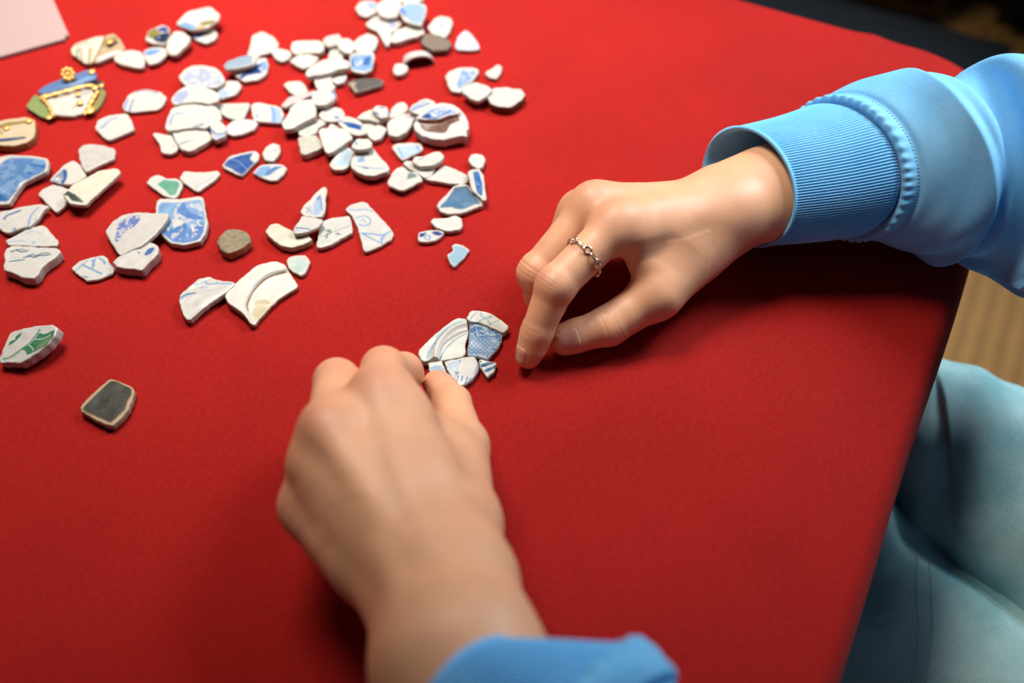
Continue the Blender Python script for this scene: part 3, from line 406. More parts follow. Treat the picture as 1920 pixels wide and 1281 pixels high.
 {'n':'pottery_shard','lab':'white irregular shard between the grey-green blot shard and the white finger-shaped shard','loc':(-54.0,442.2,-0.0),'g':(0,0),'t':3.84,'o':[(-10.0,4.6),(-8.0,7.0),(-4.2,5.4),(0.3,2.2),(8.3,2.2),(9.5,-1.0),(7.2,-6.6),(4.1,-8.9),(-0.9,-4.2),(-6.5,-0.2)],'col':'w','ed':'b','dec':[]},
 {'n':'pottery_shard','lab':'white finger-shaped shard pointing away, behind the grey-green blot shard','loc':(-47.9,445.4,4.0),'g':(0.03,0.03),'t':3.84,'o':[(-10.0,-2.0),(-8.9,2.6),(-4.1,2.5),(2.1,6.2),(6.4,6.4),(8.7,2.8),(7.3,-1.8),(3.7,-4.8),(0.6,-5.8),(-5.8,-6.0)],'col':'w','ed':'b','dec':[('l','b4',0.9,0.6,[(-6.0,0.2),(-3.9,0.9)]),('d','ol2',0.7,0.5,(-6.8,-3.7))]},
 {'n':'pottery_shard','lab':'white shard with a square grey-green blot','loc':(-62.8,432.2,2.0),'g':(0,0),'t':2.56,'o':[(-8.8,-3.4),(-6.8,4.4),(-4.5,9.2),(-0.8,10.8),(3.7,6.0),(8.0,6.0),(12.1,-1.1),(5.6,-6.5),(1.1,-9.9),(-2.1,-9.2),(-7.6,-5.7)],'col':'w','ed':'b','dec':[('f','gg',0.6,[(2.4,-1.4),(2.8,4.5),(4.9,5.3),(8.2,2.9),(7.6,1.0),(5.2,0.2)])]},
 {'n':'pottery_shard','lab':'plain white wedge shard pointing left, behind the slate-blue triangular shard','loc':(-36.7,436.2,-0.0),'g':(0,0),'t':3.2,'o':[(-14.3,-2.5),(-8.7,1.4),(-6.2,5.4),(-3.2,9.4),(1.2,7.4),(8.2,3.0),(11.5,-0.1),(11.2,-5.6),(8.6,-7.2),(0.1,-6.4),(-8.4,-4.5)],'col':'w','ed':'b','dec':[]},
 {'n':'pottery_shard','lab':'small plain white squarish shard at the right end, behind the narrow blue shard','loc':(-20.5,449.0,-0.0),'g':(0,0),'t':3.84,'o':[(-5.2,0.2),(-4.0,5.0),(-0.8,6.3),(3.5,5.0),(5.0,1.0),(3.7,-5.5),(1.1,-7.9),(-3.3,-3.9)],'col':'cr2','ed':'b','dec':[]},
 {'n':'pottery_shard','lab':'slate-blue glazed triangular shard with a bare cream front edge','loc':(-30.1,415.8,-0.0),'g':(0,0),'t':3.2,'o':[(-12.3,-4.9),(-11.3,-1.3),(-7.8,4.0),(-3.8,11.3),(0.4,14.0),(4.8,13.1),(7.4,7.6),(13.8,-0.4),(13.8,-4.0),(9.6,-6.6),(1.3,-11.0),(-5.4,-11.4),(-10.3,-9.2)],'col':'w','ed':'b','dec':[('f','sl',0.25,[(-10.7,-6.6),(-5.3,3.6),(-2.5,10.4),(4.6,11.7),(6.9,6.3),(12.6,-3.1),(8.4,-4.2),(5.4,-6.2),(1.8,-7.7),(-1.8,-7.5),(-3.7,-6.0),(-5.8,-6.2)]),('f','sl2',0.6,[(-3.9,7.2),(-2.5,10.4),(4.6,11.7),(5.6,9.0),(1.3,7.6)])]},
 {'n':'pottery_shard','lab':'narrow upright shard with a blue painted centre leaning on the slate-blue shard','loc':(-19.8,427.0,3.0),'g':(-0.08,0),'t':3.2,'o':[(-6.0,9.1),(-3.9,11.3),(0.8,12.1),(3.3,6.8),(4.3,-3.2),(5.5,-13.7),(3.4,-14.6),(-2.9,-6.8),(-4.7,-0.1)],'col':'w','ed':'b','dec':[('f','b3',0.5,[(-2.9,8.8),(0.6,9.5),(2.9,-2.3),(2.8,-11.1),(-0.1,-8.7),(-1.9,1.1)]),('n','lb',1.5,0.6,[(-2.9,8.8),(0.6,9.5),(2.9,-2.3),(2.8,-11.1),(-0.1,-8.7),(-1.9,1.1)])]},
 {'n':'pottery_shard','lab':'plain cream-white bone-shaped shard below the slate-blue shard','loc':(-36.3,397.4,-0.0),'g':(0,0),'t':3.2,'o':[(-8.9,1.4),(-7.5,3.6),(-0.9,4.0),(5.1,6.1),(8.2,4.0),(9.2,-2.0),(7.3,-5.4),(0.8,-6.6),(-5.3,-3.7),(-7.9,-1.1)],'col':'cr2','ed':'b','dec':[]},
 {'n':'pottery_shard','lab':'small white shard with dark blue patches and a pale ring, left of the bone-shaped shard','loc':(-44.9,387.9,0.0),'g':(0,0),'t':2.56,'o':[(-6.7,-2.1),(-6.4,2.9),(-1.4,4.6),(3.9,5.0),(7.6,2.9),(6.6,-0.5),(3.2,-3.8),(-0.9,-4.6),(-5.7,-4.2)],'col':'w','ed':'b','dec':[('f','b2',0.3,[(-6.1,1.5),(-1.9,2.7),(-2.9,-0.2),(-5.2,-1.4)]),('f','b2',0.3,[(0.5,2.9),(4.0,3.6),(7.1,1.7),(5.4,-0.2),(2.4,0.6)]),('l','lb',0.9,0.3,[(-2.8,-1.8),(-1.7,0.2),(0.1,-0.6),(-0.4,-3.1),(-2.2,-2.7)]),('l','b2',0.4,0.2,[(-5.6,-4.9),(-0.8,-5.4)])]},
 {'n':'pottery_shard','lab':'pale blue notched shard lying alone, nearest to the ringed hand along the right side','loc':(-30.3,375.2,0.0),'g':(0,0),'t':2.24,'o':[(-4.9,-1.6),(-2.9,0.9),(-1.8,2.5),(-2.5,5.8),(-0.2,7.4),(3.9,5.8),(7.6,2.5),(4.2,-4.0),(-0.7,-10.8),(-2.6,-8.0)],'col':'w','ed':'b','dec':[('f','ib2',0.35,[(-3.9,-2.6),(-2.3,-0.4),(-1.0,1.7),(-1.6,4.5),(0.2,5.6),(3.7,4.1),(6.7,1.5),(4.0,-4.0),(-0.7,-10.4),(-2.1,-8.0)]),('l','ib3',0.7,0.4,[(-0.1,4.1),(2.5,-3.2)]),('l','ib3',0.7,0.4,[(2.9,3.3),(4.2,-0.8)])]},
 {'n':'pottery_shard','lab':'white shard with a lilac-blue tinge, left tip of the farthest heap','loc':(-99.4,607.5,0.0),'g':(0,0),'t':3.2,'o':[(-8.5,-0.2),(-6.1,7.1),(-0.8,9.5),(5.5,8.3),(7.5,1.0),(6.8,-6.2),(0.4,-11.0),(-4.7,-8.0)],'col':'w','ed':'b','dec':[('f','lb2',2,[(-1.8,6.4),(5.9,5.8),(6.5,-2.1),(0.9,-0.9)])]},
 {'n':'pottery_shard','lab':'plain white shard at the middle of the farthest heap','loc':(-83.8,600.1,4.0),'g':(0,0),'t':3.84,'o':[(-8.2,-0.9),(-7.6,7.5),(-0.5,12.4),(6.5,11.2),(9.3,0.3),(6.7,-10.4),(-0.6,-11.5),(-5.6,-8.0)],'col':'w','ed':'b','dec':[]},
 {'n':'pottery_shard','lab':'white shard of the farthest heap cut by the top of the picture','loc':(-72.5,619.1,-0.0),'g':(0,0),'t':3.84,'o':[(-15.4,-0.3),(-13.1,5.3),(2.2,7.2),(11.5,2.2),(11.5,-2.7),(7.1,-5.8),(-3.9,-5.8)],'col':'w','ed':'b','dec':[]},
 {'n':'pottery_shard','lab':'white star-shaped shard with a lilac smudge at the near left of the farthest heap','loc':(-85.7,581.8,-0.0),'g':(0,0),'t':3.84,'o':[(-13.2,5.8),(-8.5,14.0),(-3.3,17.0),(3.7,14.0),(11.7,7.0),(9.5,0.0),(5.1,-4.6),(5.4,-17.0),(3.3,-19.8),(0.5,-13.7),(-4.4,-2.3),(-10.1,1.2)],'col':'w','ed':'b','dec':[('f','lb2',1.5,[(0.9,8.3),(5.6,8.3),(8.8,1.3),(4.9,0.1)])],'c':(-1.0,4.6)},
 {'n':'pottery_shard','lab':'plain cream-white shard at the front of the farthest heap','loc':(-70.1,574.2,0.0),'g':(0,0),'t':4.48,'o':[(-10.1,-1.0),(-6.6,5.8),(2.4,11.6),(11.4,7.0),(11.8,1.3),(7.3,-2.1),(-0.4,-5.5),(-5.5,-8.9),(-10.2,-7.8)],'col':'cr2','ed':'b','dec':[]},
 {'n':'pottery_shard','lab':'shard with a flat light-blue face and darker blue left corner on the farthest heap','loc':(-65.1,591.0,7.0),'g':(0.02,0.1),'t':3.2,'o':[(-11.5,5.0),(-7.1,11.2),(1.0,12.0),(7.3,7.6),(7.9,1.4),(6.6,-5.7),(4.9,-13.2),(-1.9,-10.5),(-7.4,-7.3)],'col':'w','ed':'b','dec':[('f','lb4',0.8,[(-9.9,4.0),(-6.2,9.0),(1.2,9.6),(6.5,5.6),(6.8,-0.1),(4.9,-11.2),(-1.8,-9.5),(-6.1,-4.8)]),('f','b4',1.2,[(-10.9,3.5),(-8.7,6.0),(-5.7,0.3),(-6.1,-4.8),(-8.2,-1.7)])]},
 {'n':'pottery_shard','lab':'white shard with a pale blue centre behind the grey-brown stone-like shard','loc':(-47.5,586.6,-0.0),'g':(0,0),'t':3.2,'o':[(-9.4,-1.9),(-5.8,7.5),(-1.3,11.6),(5.6,9.3),(7.9,3.9),(6.2,-6.5),(3.2,-14.5),(-6.4,-8.8)],'col':'w','ed':'b','dec':[('d','lb3',2.6,1.5,(0.4,-0.8))]},
 {'n':'pottery_shard','lab':'grey-brown stone-like shard at the right foot of the farthest heap','loc':(-50.1,565.5,1.0),'g':(0,0),'t':3.84,'o':[(-10.3,0.1),(-8.1,8.0),(-3.5,9.7),(3.3,5.1),(8.7,2.3),(10.6,-2.2),(7.9,-8.8),(-1.3,-9.4),(-7.4,-4.4)],'col':'st','ed':'st','dec':[]},
 {'n':'pottery_shard','lab':'pale lilac-white half-round shard, farthest right of all the shards behind','loc':(-29.5,568.3,0.0),'g':(0,0),'t':2.56,'o':[(-8.5,-4.6),(-6.9,6.7),(-1.8,14.1),(2.3,10.1),(7.3,-1.3),(8.4,-6.8),(5.5,-9.1),(-6.4,-8.5)],'col':'li','ed':'b','dec':[('l','lb',0.5,0.4,[(-5.7,-8.3),(2.0,-1.6),(4.8,-8.3)]),('l','lb2',0.7,0.5,[(-7.1,-4.9),(-1.6,9.2)])]},
 {'n':'pottery_shard','lab':'small plain white shard touching the arched brown-inside fragment','loc':(-71.9,537.2,-0.0),'g':(0,0),'t':3.84,'o':[(-4.7,0.3),(-3.5,5.7),(0.3,6.7),(5.1,3.5),(5.3,-0.7),(2.4,-4.9),(-1.3,-6.5),(-3.7,-3.9)],'col':'w','ed':'b','dec':[]},
 {'n':'pottery_shard','lab':'dark grey-glazed slab with pinkish-grey edges, between the upper middle heap and the far right shards','loc':(-92.9,521.5,-0.0),'g':(0,0),'t':3.84,'o':[(-11.0,1.4),(-7.9,4.5),(-1.1,6.6),(9.2,6.1),(12.0,2.5),(9.8,-1.7),(1.3,-5.7),(-4.7,-8.8),(-7.6,-4.7)],'col':'dk','ed':'be2','dec':[('f','be2',0.5,[(-10.6,-0.5),(-7.5,2.5),(-5.4,1.0),(-6.3,-2.6),(-4.1,-6.7),(-4.3,-10.7),(-7.2,-6.7)])]},
 {'n':'pottery_shard','lab':'white shard with pale blue right half, left end of the far right row','loc':(-32.0,528.8,-0.0),'g':(0,0),'t':3.2,'o':[(-10.5,1.9),(-8.2,7.2),(-1.9,11.4),(5.8,11.4),(10.7,9.3),(10.5,5.1),(6.8,-3.3),(2.5,-7.4),(-0.4,-15.0),(-6.1,-13.5),(-8.9,-6.4)],'col':'w','ed':'b','dec':[('f','lb',1.5,[(-0.5,8.2),(9.2,7.1),(6.2,-1.8),(1.9,-7.0),(-1.1,-12.1),(-3.1,-7.0),(-1.5,0.3)]),('n','w',2,0.6,[(-1.8,8.7),(9.8,7.1),(6.2,-1.8),(-1.1,-12.1)])]},
 {'n':'pottery_shard','lab':'small plain white shard set apart behind the far right row','loc':(-11.2,536.2,0.0),'g':(0,0),'t':2.56,'o':[(-6.5,-0.8),(-2.1,3.5),(2.4,8.3),(5.0,5.6),(3.7,-2.9),(0.9,-7.6),(-3.3,-6.0)],'col':'w','ed':'b','dec':[]},
 {'n':'pottery_shard','lab':'thick white shard with a brown underside, right end of the far right row','loc':(-3.3,506.8,0.0),'g':(0,0),'t':5.76,'o':[(-12.7,0.4),(-8.4,8.4),(-0.3,9.5),(4.8,7.4),(9.2,7.4),(11.9,1.4),(9.1,-4.6),(2.3,-11.4),(-5.7,-10.5),(-10.1,-7.5)],'col':'w','ed':'br','dec':[('l','gr',1,0.6,[(-0.2,0.5),(2.9,-3.5)])]},
 {'n':'pottery_shard','lab':'plain white shard in the middle of the far right row','loc':(-21.9,509.1,4.0),'g':(0,0.03),'t':3.84,'o':[(-9.9,0.4),(-7.9,5.3),(-1.7,9.2),(5.8,6.2),(10.3,1.4),(6.0,-5.3),(1.2,-9.6),(-3.8,-7.2)],'col':'w','ed':'b','dec':[]},
 {'n':'pottery_shard','lab':'large blue-washed shard with paler corner, cut by the left edge of the picture','loc':(-283.2,434.8,1.0),'g':(0.1,0.03),'t':3.84,'o':[(-20.7,16.5),(-18.0,17.6),(-12.2,18.8),(1.7,16.8),(11.8,13.6),(14.6,11.1),(16.3,1.9),(10.5,-2.4),(4.8,-6.5),(2.5,-15.1),(1.2,-23.5),(-4.8,-23.3),(-8.2,-21.9)],'col':'w','ed':'b','dec':[('f','bw',0.7,[(-16.7,8.1),(-11.1,16.0),(3.2,14.4),(12.1,11.6),(14.8,6.0),(15.0,1.8),(7.2,-3.9),(3.0,-6.5),(1.8,-15.1),(-0.1,-21.6),(-7.3,-20.8)]),('n','b6',3,0.5,[(-16.7,8.1),(-11.1,16.0),(12.1,11.6),(15.0,1.8),(7.2,-3.9),(1.8,-15.1),(-0.1,-21.6),(-7.3,-20.8)]),('l','b3',2.0,0.6,[(5.1,8.1),(9.5,7.0),(13.3,5.8)]),('l','b3',1.6,0.9,[(5.1,1.5),(8.6,-0.2)]),('f','b3',0.6,[(-9.7,-13.3),(-5.7,-15.0),(-0.1,-20.3),(-1.7,-21.4),(-7.5,-20.2)]),('l','lb3',0.5,0.2,[(-9.3,-9.9),(-4.3,-13.2),(-0.1,-16.9)])]},
 {'n':'pottery_shard','lab':'plain greyish-white fan-shaped shard behind the cream wing-shaped shard','loc':(-245.6,454.4,-0.0),'g':(0,0),'t':3.2,'o':[(-11.4,4.8),(-9.8,8.9),(-5.2,10.4),(3.1,8.9),(9.8,5.9),(11.4,2.5),(12.2,-3.4),(4.9,-9.3),(-1.3,-15.1),(-5.1,-10.0),(-8.6,-2.7)],'col':'gw','ed':'b','dec':[('l','gr2',0.8,0.8,[(-7.5,1.8),(-0.3,2.6),(9.0,-4.9)]),('d','gr2',0.8,0.8,(-1.8,-10.0))]},
 {'n':'pottery_shard','lab':'white shard with a thick dark-blue curve and grey end, under the cream wing-shaped shard','loc':(-255.8,438.3,-0.0),'g':(0,0),'t':3.2,'o':[(-10.4,-6.2),(-7.8,1.7),(-5.3,8.2),(-1.4,11.5),(2.3,9.0),(5.9,4.6),(10.3,-2.6),(6.6,-6.9),(2.6,-9.7),(-2.8,-9.0)],'col':'w','ed':'b','dec':[('f','gb3',0.5,[(-8.9,-7.2),(-6.8,-0.4),(-4.9,3.2),(-3.2,-1.1),(-3.5,-6.8),(-5.5,-8.2)]),('l','b5',2.3,0.3,[(-2.2,-8.9),(-1.9,-4.0),(-2.9,0.3),(-4.0,2.5)]),('d','w',1.6,0.6,(-5.9,-5.1))]},
 {'n':'pottery_shard','lab':'plain white squarish shard in front of the dark-blue-curve shard','loc':(-257.8,417.9,-0.0),'g':(0,0),'t':3.2,'o':[(-11.5,3.0),(-10.1,7.2),(-5.5,11.1),(0.7,9.3),(5.8,6.5),(7.4,2.3),(7.8,-3.8),(5.8,-8.6),(3.5,-11.9),(0.6,-9.9),(-4.8,-4.5)],'col':'gw2','ed':'b','dec':[]},
 {'n':'pottery_shard','lab':'cream wing-shaped shard with a dark grey-green mark at its left end','loc':(-238.8,420.5,5.0),'g':(-0.06,0.02),'t':3.2,'o':[(-13.1,-5.0),(-10.8,-1.5),(-8.9,3.4),(-3.3,8.5),(2.2,14.4),(11.0,17.1),(14.7,14.6),(13.0,8.9),(8.3,-0.3),(4.6,-7.9),(2.1,-14.0),(-1.7,-13.6),(-6.8,-13.2),(-10.5,-9.5)],'col':'cr3','ed':'b','dec':[('f','dg',0.25,[(-12.4,-6.8),(-10.5,-3.2),(-6.1,-5.8),(-2.3,-8.9),(0.5,-11.7),(-3.2,-11.5),(-6.2,-10.8),(-8.5,-8.0),(-10.4,-6.9)])]},
 {'n':'pottery_shard','lab':'long white shard with blue strokes on its far edge, below the large blue-washed shard','loc':(-272.7,400.3,1.0),'g':(0.08,0.03),'t':3.2,'o':[(-13.9,0.2),(-13.6,5.9),(-8.7,6.9),(-1.4,9.2),(8.3,10.5),(14.7,8.6),(12.4,3.8),(10.9,-1.8),(8.3,-7.1),(2.8,-8.1),(-2.5,-11.1),(-6.5,-9.8),(-10.8,-6.3)],'col':'w','ed':'b','dec':[('l','b3',1.4,0.4,[(-8.4,-0.3),(-7.7,2.4),(-4.6,4.3),(-1.2,5.5)]),('l','lb',1.1,0.6,[(7.4,-7.5),(6.5,-1.9),(6.9,3.0),(8.8,7.1)]),('l','lb',0.8,0.6,[(10.1,-7.8),(10.1,-0.8)]),('d','lb5',1.1,0.5,(-0.1,-8.5))]},
 {'n':'pottery_shard','lab':'white triangular shard with faint blue marks, behind the chunky scribbled shard','loc':(-260.9,386.7,0.0),'g':(0,0),'t':2.56,'o':[(-15.3,-2.4),(-11.1,1.8),(-5.3,7.5),(1.1,10.0),(2.9,9.0),(8.6,3.2),(14.0,-3.1),(13.9,-6.2),(6.6,-6.9),(-2.5,-6.6),(-13.1,-5.9)],'col':'w','ed':'b','dec':[('l','lb3',1,0.5,[(-13.6,-3.4),(-9.3,-2.7),(-4.7,-3.0)]),('l','lb3',0.8,0.5,[(-4.2,3.7),(-2.0,4.8),(2.5,3.0)]),('d','lb3',1.2,0.7,(0.6,-4.1)),('l','lb3',0.6,0.4,[(-7.9,0.9),(-3.7,5.1)])]},
 {'n':'pottery_shard','lab':'chunky thick white shard with dark blue scribbled pattern, left edge','loc':(-257.8,365.9,-0.0),'g':(0,0),'t':6.4,'o':[(-13.4,4.4),(-13.4,8.5),(-11.1,11.2),(-3.5,10.5),(3.7,9.8),(13.7,9.2),(16.7,6.8),(14.9,1.7),(10.3,-4.3),(9.7,-10.3),(7.7,-13.2),(1.1,-12.2),(-4.7,-9.0),(-9.7,-7.0),(-11.0,-4.3),(-11.1,-0.3)],'col':'w','ed':'b','dec':[('l','nb',0.8,0.3,[(-10.0,6.1),(-7.5,7.5),(-4.1,6.1),(-1.0,7.1)]),('l','nb',0.5,0.3,[(-9.7,6.8),(-5.7,8.2),(-1.4,6.8)]),('l','nb',1.0,0.4,[(-1.3,1.7),(1.3,2.7),(4.0,2.0),(6.0,3.4),(8.9,3.4),(11.6,4.4)]),('l','nb',0.7,0.3,[(-0.1,2.7),(2.4,4.1),(4.6,3.1),(6.6,4.8),(10.3,5.4)]),('l','tb',1,0.5,[(-8.2,-1.0),(-4.9,-0.6),(-1.0,0.0)])]},
 {'n':'pottery_shard','lab':'small white shard with blue branching lines, left of the blocky pinkish-sided shard','loc':(-222.6,364.3,0.0),'g':(0,0),'t':2.24,'o':[(-12.3,-0.3),(-9.4,5.1),(-3.7,7.8),(2.2,9.5),(4.7,7.8),(7.8,3.0),(11.1,-0.3),(11.2,-4.3),(4.4,-8.3),(-1.5,-9.6),(-4.7,-6.9),(-9.7,-3.0)],'col':'w','ed':'b','dec':[('l','lb5',1.1,0.3,[(-6.9,2.2),(-1.1,-1.1),(5.1,-4.4)]),('l','lb5',1,0.3,[(-0.8,-0.4),(-1.2,2.9),(-1.1,6.3)]),('l','lb5',0.8,0.3,[(-2.4,5.6),(-0.3,1.6)]),('l','lb5',1.2,0.4,[(1.2,7.0),(3.7,4.9),(4.9,2.9)]),('l','lb',0.8,0.4,[(-9.5,-2.4),(-6.9,2.2),(-4.8,5.3)]),('l','lb5',1,0.4,[(-4.1,-6.1),(-1.5,-7.1)]),('l','lb5',0.9,0.4,[(8.6,-4.8),(11.3,-3.8)]),('l','lb',0.7,0.3,[(7.0,3.6),(11.3,-1.8)])]},
 {'n':'pottery_shard','lab':'large square shard covered with blue landscape transfer print, under the white leaf-shaped shard','loc':(-182.0,398.0,1.0),'g':(0,0.06),'t':4.48,'o':[(-17.1,14.0),(-15.5,16.1),(-4.1,15.7),(5.8,17.8),(8.6,16.8),(12.3,4.9),(15.0,-3.3),(14.9,-10.0),(13.0,-16.0),(4.6,-18.9),(-2.7,-17.3),(-8.2,-12.0),(-11.9,-8.7),(-15.5,3.5)],'col':'w','ed':'b','dec':[('f','lb',0.8,[(-14.9,9.6),(-13.9,13.0),(-3.0,12.7),(6.8,14.8),(8.8,13.7),(12.1,2.7),(13.8,-4.1),(13.9,-10.2),(12.2,-14.8),(4.8,-17.5),(-1.9,-16.5),(-6.7,-12.2),(-10.4,-8.8),(-13.6,2.0)]),('n','w',2.2,0.5,[(-9.0,11.6),(9.2,13.0),(12.4,-2.1),(-4.7,-4.8)]),('f','lb5',0.5,[(-14.5,8.9),(-13.2,12.3),(-9.0,11.6),(-5.3,8.9),(-5.8,3.3),(-10.7,2.7),(-13.4,3.3)]),('f','bt',0.6,[(-8.2,-9.5),(-5.3,-6.8),(1.9,-2.1),(4.8,-6.8),(6.4,-4.8),(9.4,-4.8),(11.9,-2.1),(13.5,-8.2),(12.2,-14.8),(4.7,-16.8),(-2.1,-15.5),(-6.7,-12.2)]),('f','bt',0.5,[(-3.8,6.1),(-2.8,11.6),(-1.0,13.0),(0.8,8.9),(4.6,4.7),(11.2,2.0),(11.1,-0.1),(6.0,-0.1),(1.1,2.0),(-1.4,4.0)]),('n','w',1.6,0.62,[(-9.2,-4.8),(11.9,-2.1),(13.5,-8.2),(4.7,-16.8),(-6.7,-12.2)]),('l','lb5',0.9,0.4,[(-7.3,10.9),(-4.3,8.9),(-2.4,9.6)]),('l','lb5',0.6,0.3,[(3.2,12.3),(6.3,9.6),(8.7,10.3)]),('l','lb5',0.8,0.4,[(1.3,11.6),(4.1,7.5),(7.7,4.7)]),('l','w',1.5,0.5,[(6.3,-4.1),(8.2,-8.8)]),('l','w',0.9,0.4,[(8.9,-2.1),(10.9,-4.8)]),('f','w',0.8,[(-4.9,-3.5),(-3.1,-0.1),(1.6,-0.8),(1.2,-4.1),(-2.5,-5.5)])]},
 {'n':'pottery_shard','lab':'large white leaf-shaped shard with mottled violet-blue print along its far side','loc':(-204.4,388.2,4.0),'g':(0.13,0.02),'t':3.2,'o':[(-17.8,1.8),(-15.3,8.5),(-10.5,12.8),(-2.8,13.9),(8.3,11.8),(15.4,10.8),(17.1,8.8),(15.7,2.4),(11.5,-6.8),(6.7,-12.9),(1.2,-15.6),(-4.1,-19.3),(-9.7,-11.6),(-15.6,-2.7)],'col':'w','ed':'b','dec':[('f','lv',0.8,[(-10.4,-6.5),(-11.3,5.4),(-7.3,10.5),(0.0,10.9),(1.1,6.6),(-1.2,2.6),(-4.3,0.3),(-6.6,-2.9),(-8.2,-8.8)]),('n','w',1.6,0.55,[(-10.4,-6.5),(-11.3,5.4),(-7.3,10.5),(0.0,10.9),(1.1,6.6),(-4.3,0.3),(-8.2,-8.8)])]},
 {'n':'pottery_shard','lab':'blocky white shard with pinkish side and deep blue drop, before the leaf-shaped shard','loc':(-199.4,368.3,-0.0),'g':(0,0),'t':6.4,'o':[(-12.1,-4.0),(-10.5,0.0),(-5.4,3.4),(-0.8,8.9),(2.6,11.3),(7.3,10.2),(9.9,7.5),(10.6,2.0),(7.6,-4.0),(4.6,-10.0),(0.4,-8.7),(-4.5,-8.3),(-9.6,-7.4)],'col':'w','ed':'pe','dec':[('f','b3',0.35,[(3.2,2.4),(4.5,6.1),(7.2,7.2),(8.0,5.8),(6.8,2.4),(4.3,0.7)]),('l','b3',0.7,0.4,[(-0.6,3.8),(0.6,2.7)])]},
 {'n':'pottery_shard','lab':'brown sandy pebble-like shard with an olive-grey top, alone in the middle left','loc':(-150.8,381.9,0.0),'g':(0,0),'t':5.76,'o':[(-8.7,-2.1),(-8.1,2.8),(-5.5,7.7),(-1.1,8.4),(5.2,7.0),(8.3,3.5),(9.6,-1.4),(5.9,-6.3),(-0.7,-10.7),(-5.0,-8.3)],'col':'pb','ed':'pe3','dec':[('n','pb2',1.2,0.5,None)]},
 {'n':'pottery_shard','lab':'white shard with a jade-green glazed patch','loc':(-198.7,429.3,0.0),'g':(0,0),'t':2.56,'o':[(-11.4,1.7),(-10.3,6.4),(-7.1,8.8),(-3.1,7.2),(-1.0,5.3),(5.2,5.7),(9.5,1.7),(10.2,-2.9),(8.7,-10.5),(6.3,-11.7),(0.5,-9.0),(-7.8,-2.1)],'col':'w','ed':'b','dec':[('f','jd',0.3,[(-4.8,-0.1),(-2.1,4.2),(6.0,3.0),(8.3,-0.1),(7.6,-8.9),(4.4,-8.9),(0.6,-4.7)])]},
 {'n':'pottery_shard','lab':'plain white triangular shard with one faint line, right of the jade-green shard','loc':(-179.7,434.3,0.0),'g':(0,0),'t':2.56,'o':[(-12.6,1.1),(-10.9,7.0),(-3.2,5.8),(4.7,6.2),(8.8,7.4),(10.8,3.8),(8.7,-0.9),(4.5,-6.3),(0.7,-11.0),(-2.2,-9.4),(-9.3,-3.2)],'col':'w','ed':'b','dec':[('l','lb2',0.6,0.4,[(-0.8,-7.8),(3.5,-2.8),(7.4,1.9)])]},
 {'n':'pottery_shard','lab':'deep blue shard with a paler curved line and a white corner','loc':(-158.4,448.7,0.0),'g':(0,0),'t':2.56,'o':[(-11.1,-2.6),(-8.3,5.5),(-0.7,8.8),(6.1,10.4),(9.6,7.1),(9.5,2.2),(5.8,-4.2),(2.3,-12.2),(-3.0,-9.4),(-9.9,-5.0)],'col':'w','ed':'b','dec':[('f','b6d',0.3,[(-10.0,-3.3),(-7.5,3.5),(5.5,8.6),(4.3,2.7),(8.1,-0.9),(4.4,-7.7),(2.7,-12.1),(-1.3,-8.9),(-5.6,-5.3)]),('l','b4',1.0,0.2,[(-7.1,3.1),(-1.8,0.3),(4.1,-6.1)])]},
 {'n':'pottery_shard','lab':'small oval white shard with a tiny blue tick, right of the deep blue shard','loc':(-141.8,457.2,-0.0),'g':(0,0),'t':3.2,'o':[(-5.9,-1.0),(-4.4,4.8),(-0.6,8.5),(3.6,6.4),(4.8,1.4),(4.1,-4.3),(1.4,-8.4),(-3.1,-7.2)],'col':'w','ed':'b','dec':[('l','lb5',0.7,0.4,[(0.6,2.1),(3.2,1.2)])]},
 {'n':'pottery_shard','lab':'small four-sided shard shading from blue to white, right below the deep blue shard','loc':(-139.9,440.4,0.0),'g':(0,0),'t':2.56,'o':[(-10.9,-0.8),(-7.6,5.6),(-2.5,7.3),(5.7,6.4),(9.1,3.2),(7.5,-2.3),(4.5,-7.1),(0.3,-7.8),(-6.0,-4.3)],'col':'w','ed':'b','dec':[('f','lb',0.8,[(-9.4,-1.9),(-6.7,4.1),(-1.0,5.3),(-1.3,0.5),(-2.1,-4.2),(-5.9,-4.2)]),('f','b6',1.0,[(-3.0,-1.9),(-1.9,1.3),(1.3,4.5),(6.7,4.5),(2.9,1.3),(0.3,-2.6),(-2.1,-4.2)])]},
 {'n':'pottery_shard','lab':'upright leaf-shaped shard with a blue shaded right side','loc':(-109.9,410.0,3.0),'g':(0,-0.06),'t':2.56,'o':[(-7.7,-6.8),(-6.5,-0.5),(-4.0,3.4),(-0.8,10.7),(2.7,15.6),(4.8,14.0),(5.3,3.4),(6.3,-6.1),(5.1,-11.1),(0.1,-11.5),(-5.2,-10.0)],'col':'w','ed':'b','dec':[('f','b4',1.3,[(-0.4,4.7),(1.7,8.3),(3.7,0.7),(4.8,-6.4),(2.7,-3.3)]),('f','lb3',2,[(-1.4,0.7),(2.2,4.7),(4.4,-8.8),(0.1,-10.3)]),('l','gb',0.8,0.5,[(-4.9,-3.3),(-3.2,-4.9),(-3.4,-7.2)]),('l','gb',0.5,0.4,[(-3.1,-1.7),(-1.1,-8.8)])]},
 {'n':'pottery_shard','lab':'thick plain cream curved shard under the blue-striped shard','loc':(-121.6,386.3,0.0),'g':(0,0),'t':4.48,'o':[(-13.6,3.4),(-11.9,8.4),(-8.5,9.8),(-3.6,7.0),(1.4,4.1),(5.8,1.3),(8.6,2.7),(13.1,-2.9),(11.2,-5.4),(7.0,-7.5),(2.3,-9.5),(-2.9,-7.8),(-9.1,-2.9)],'col':'cr3','ed':'ce3','dec':[]},
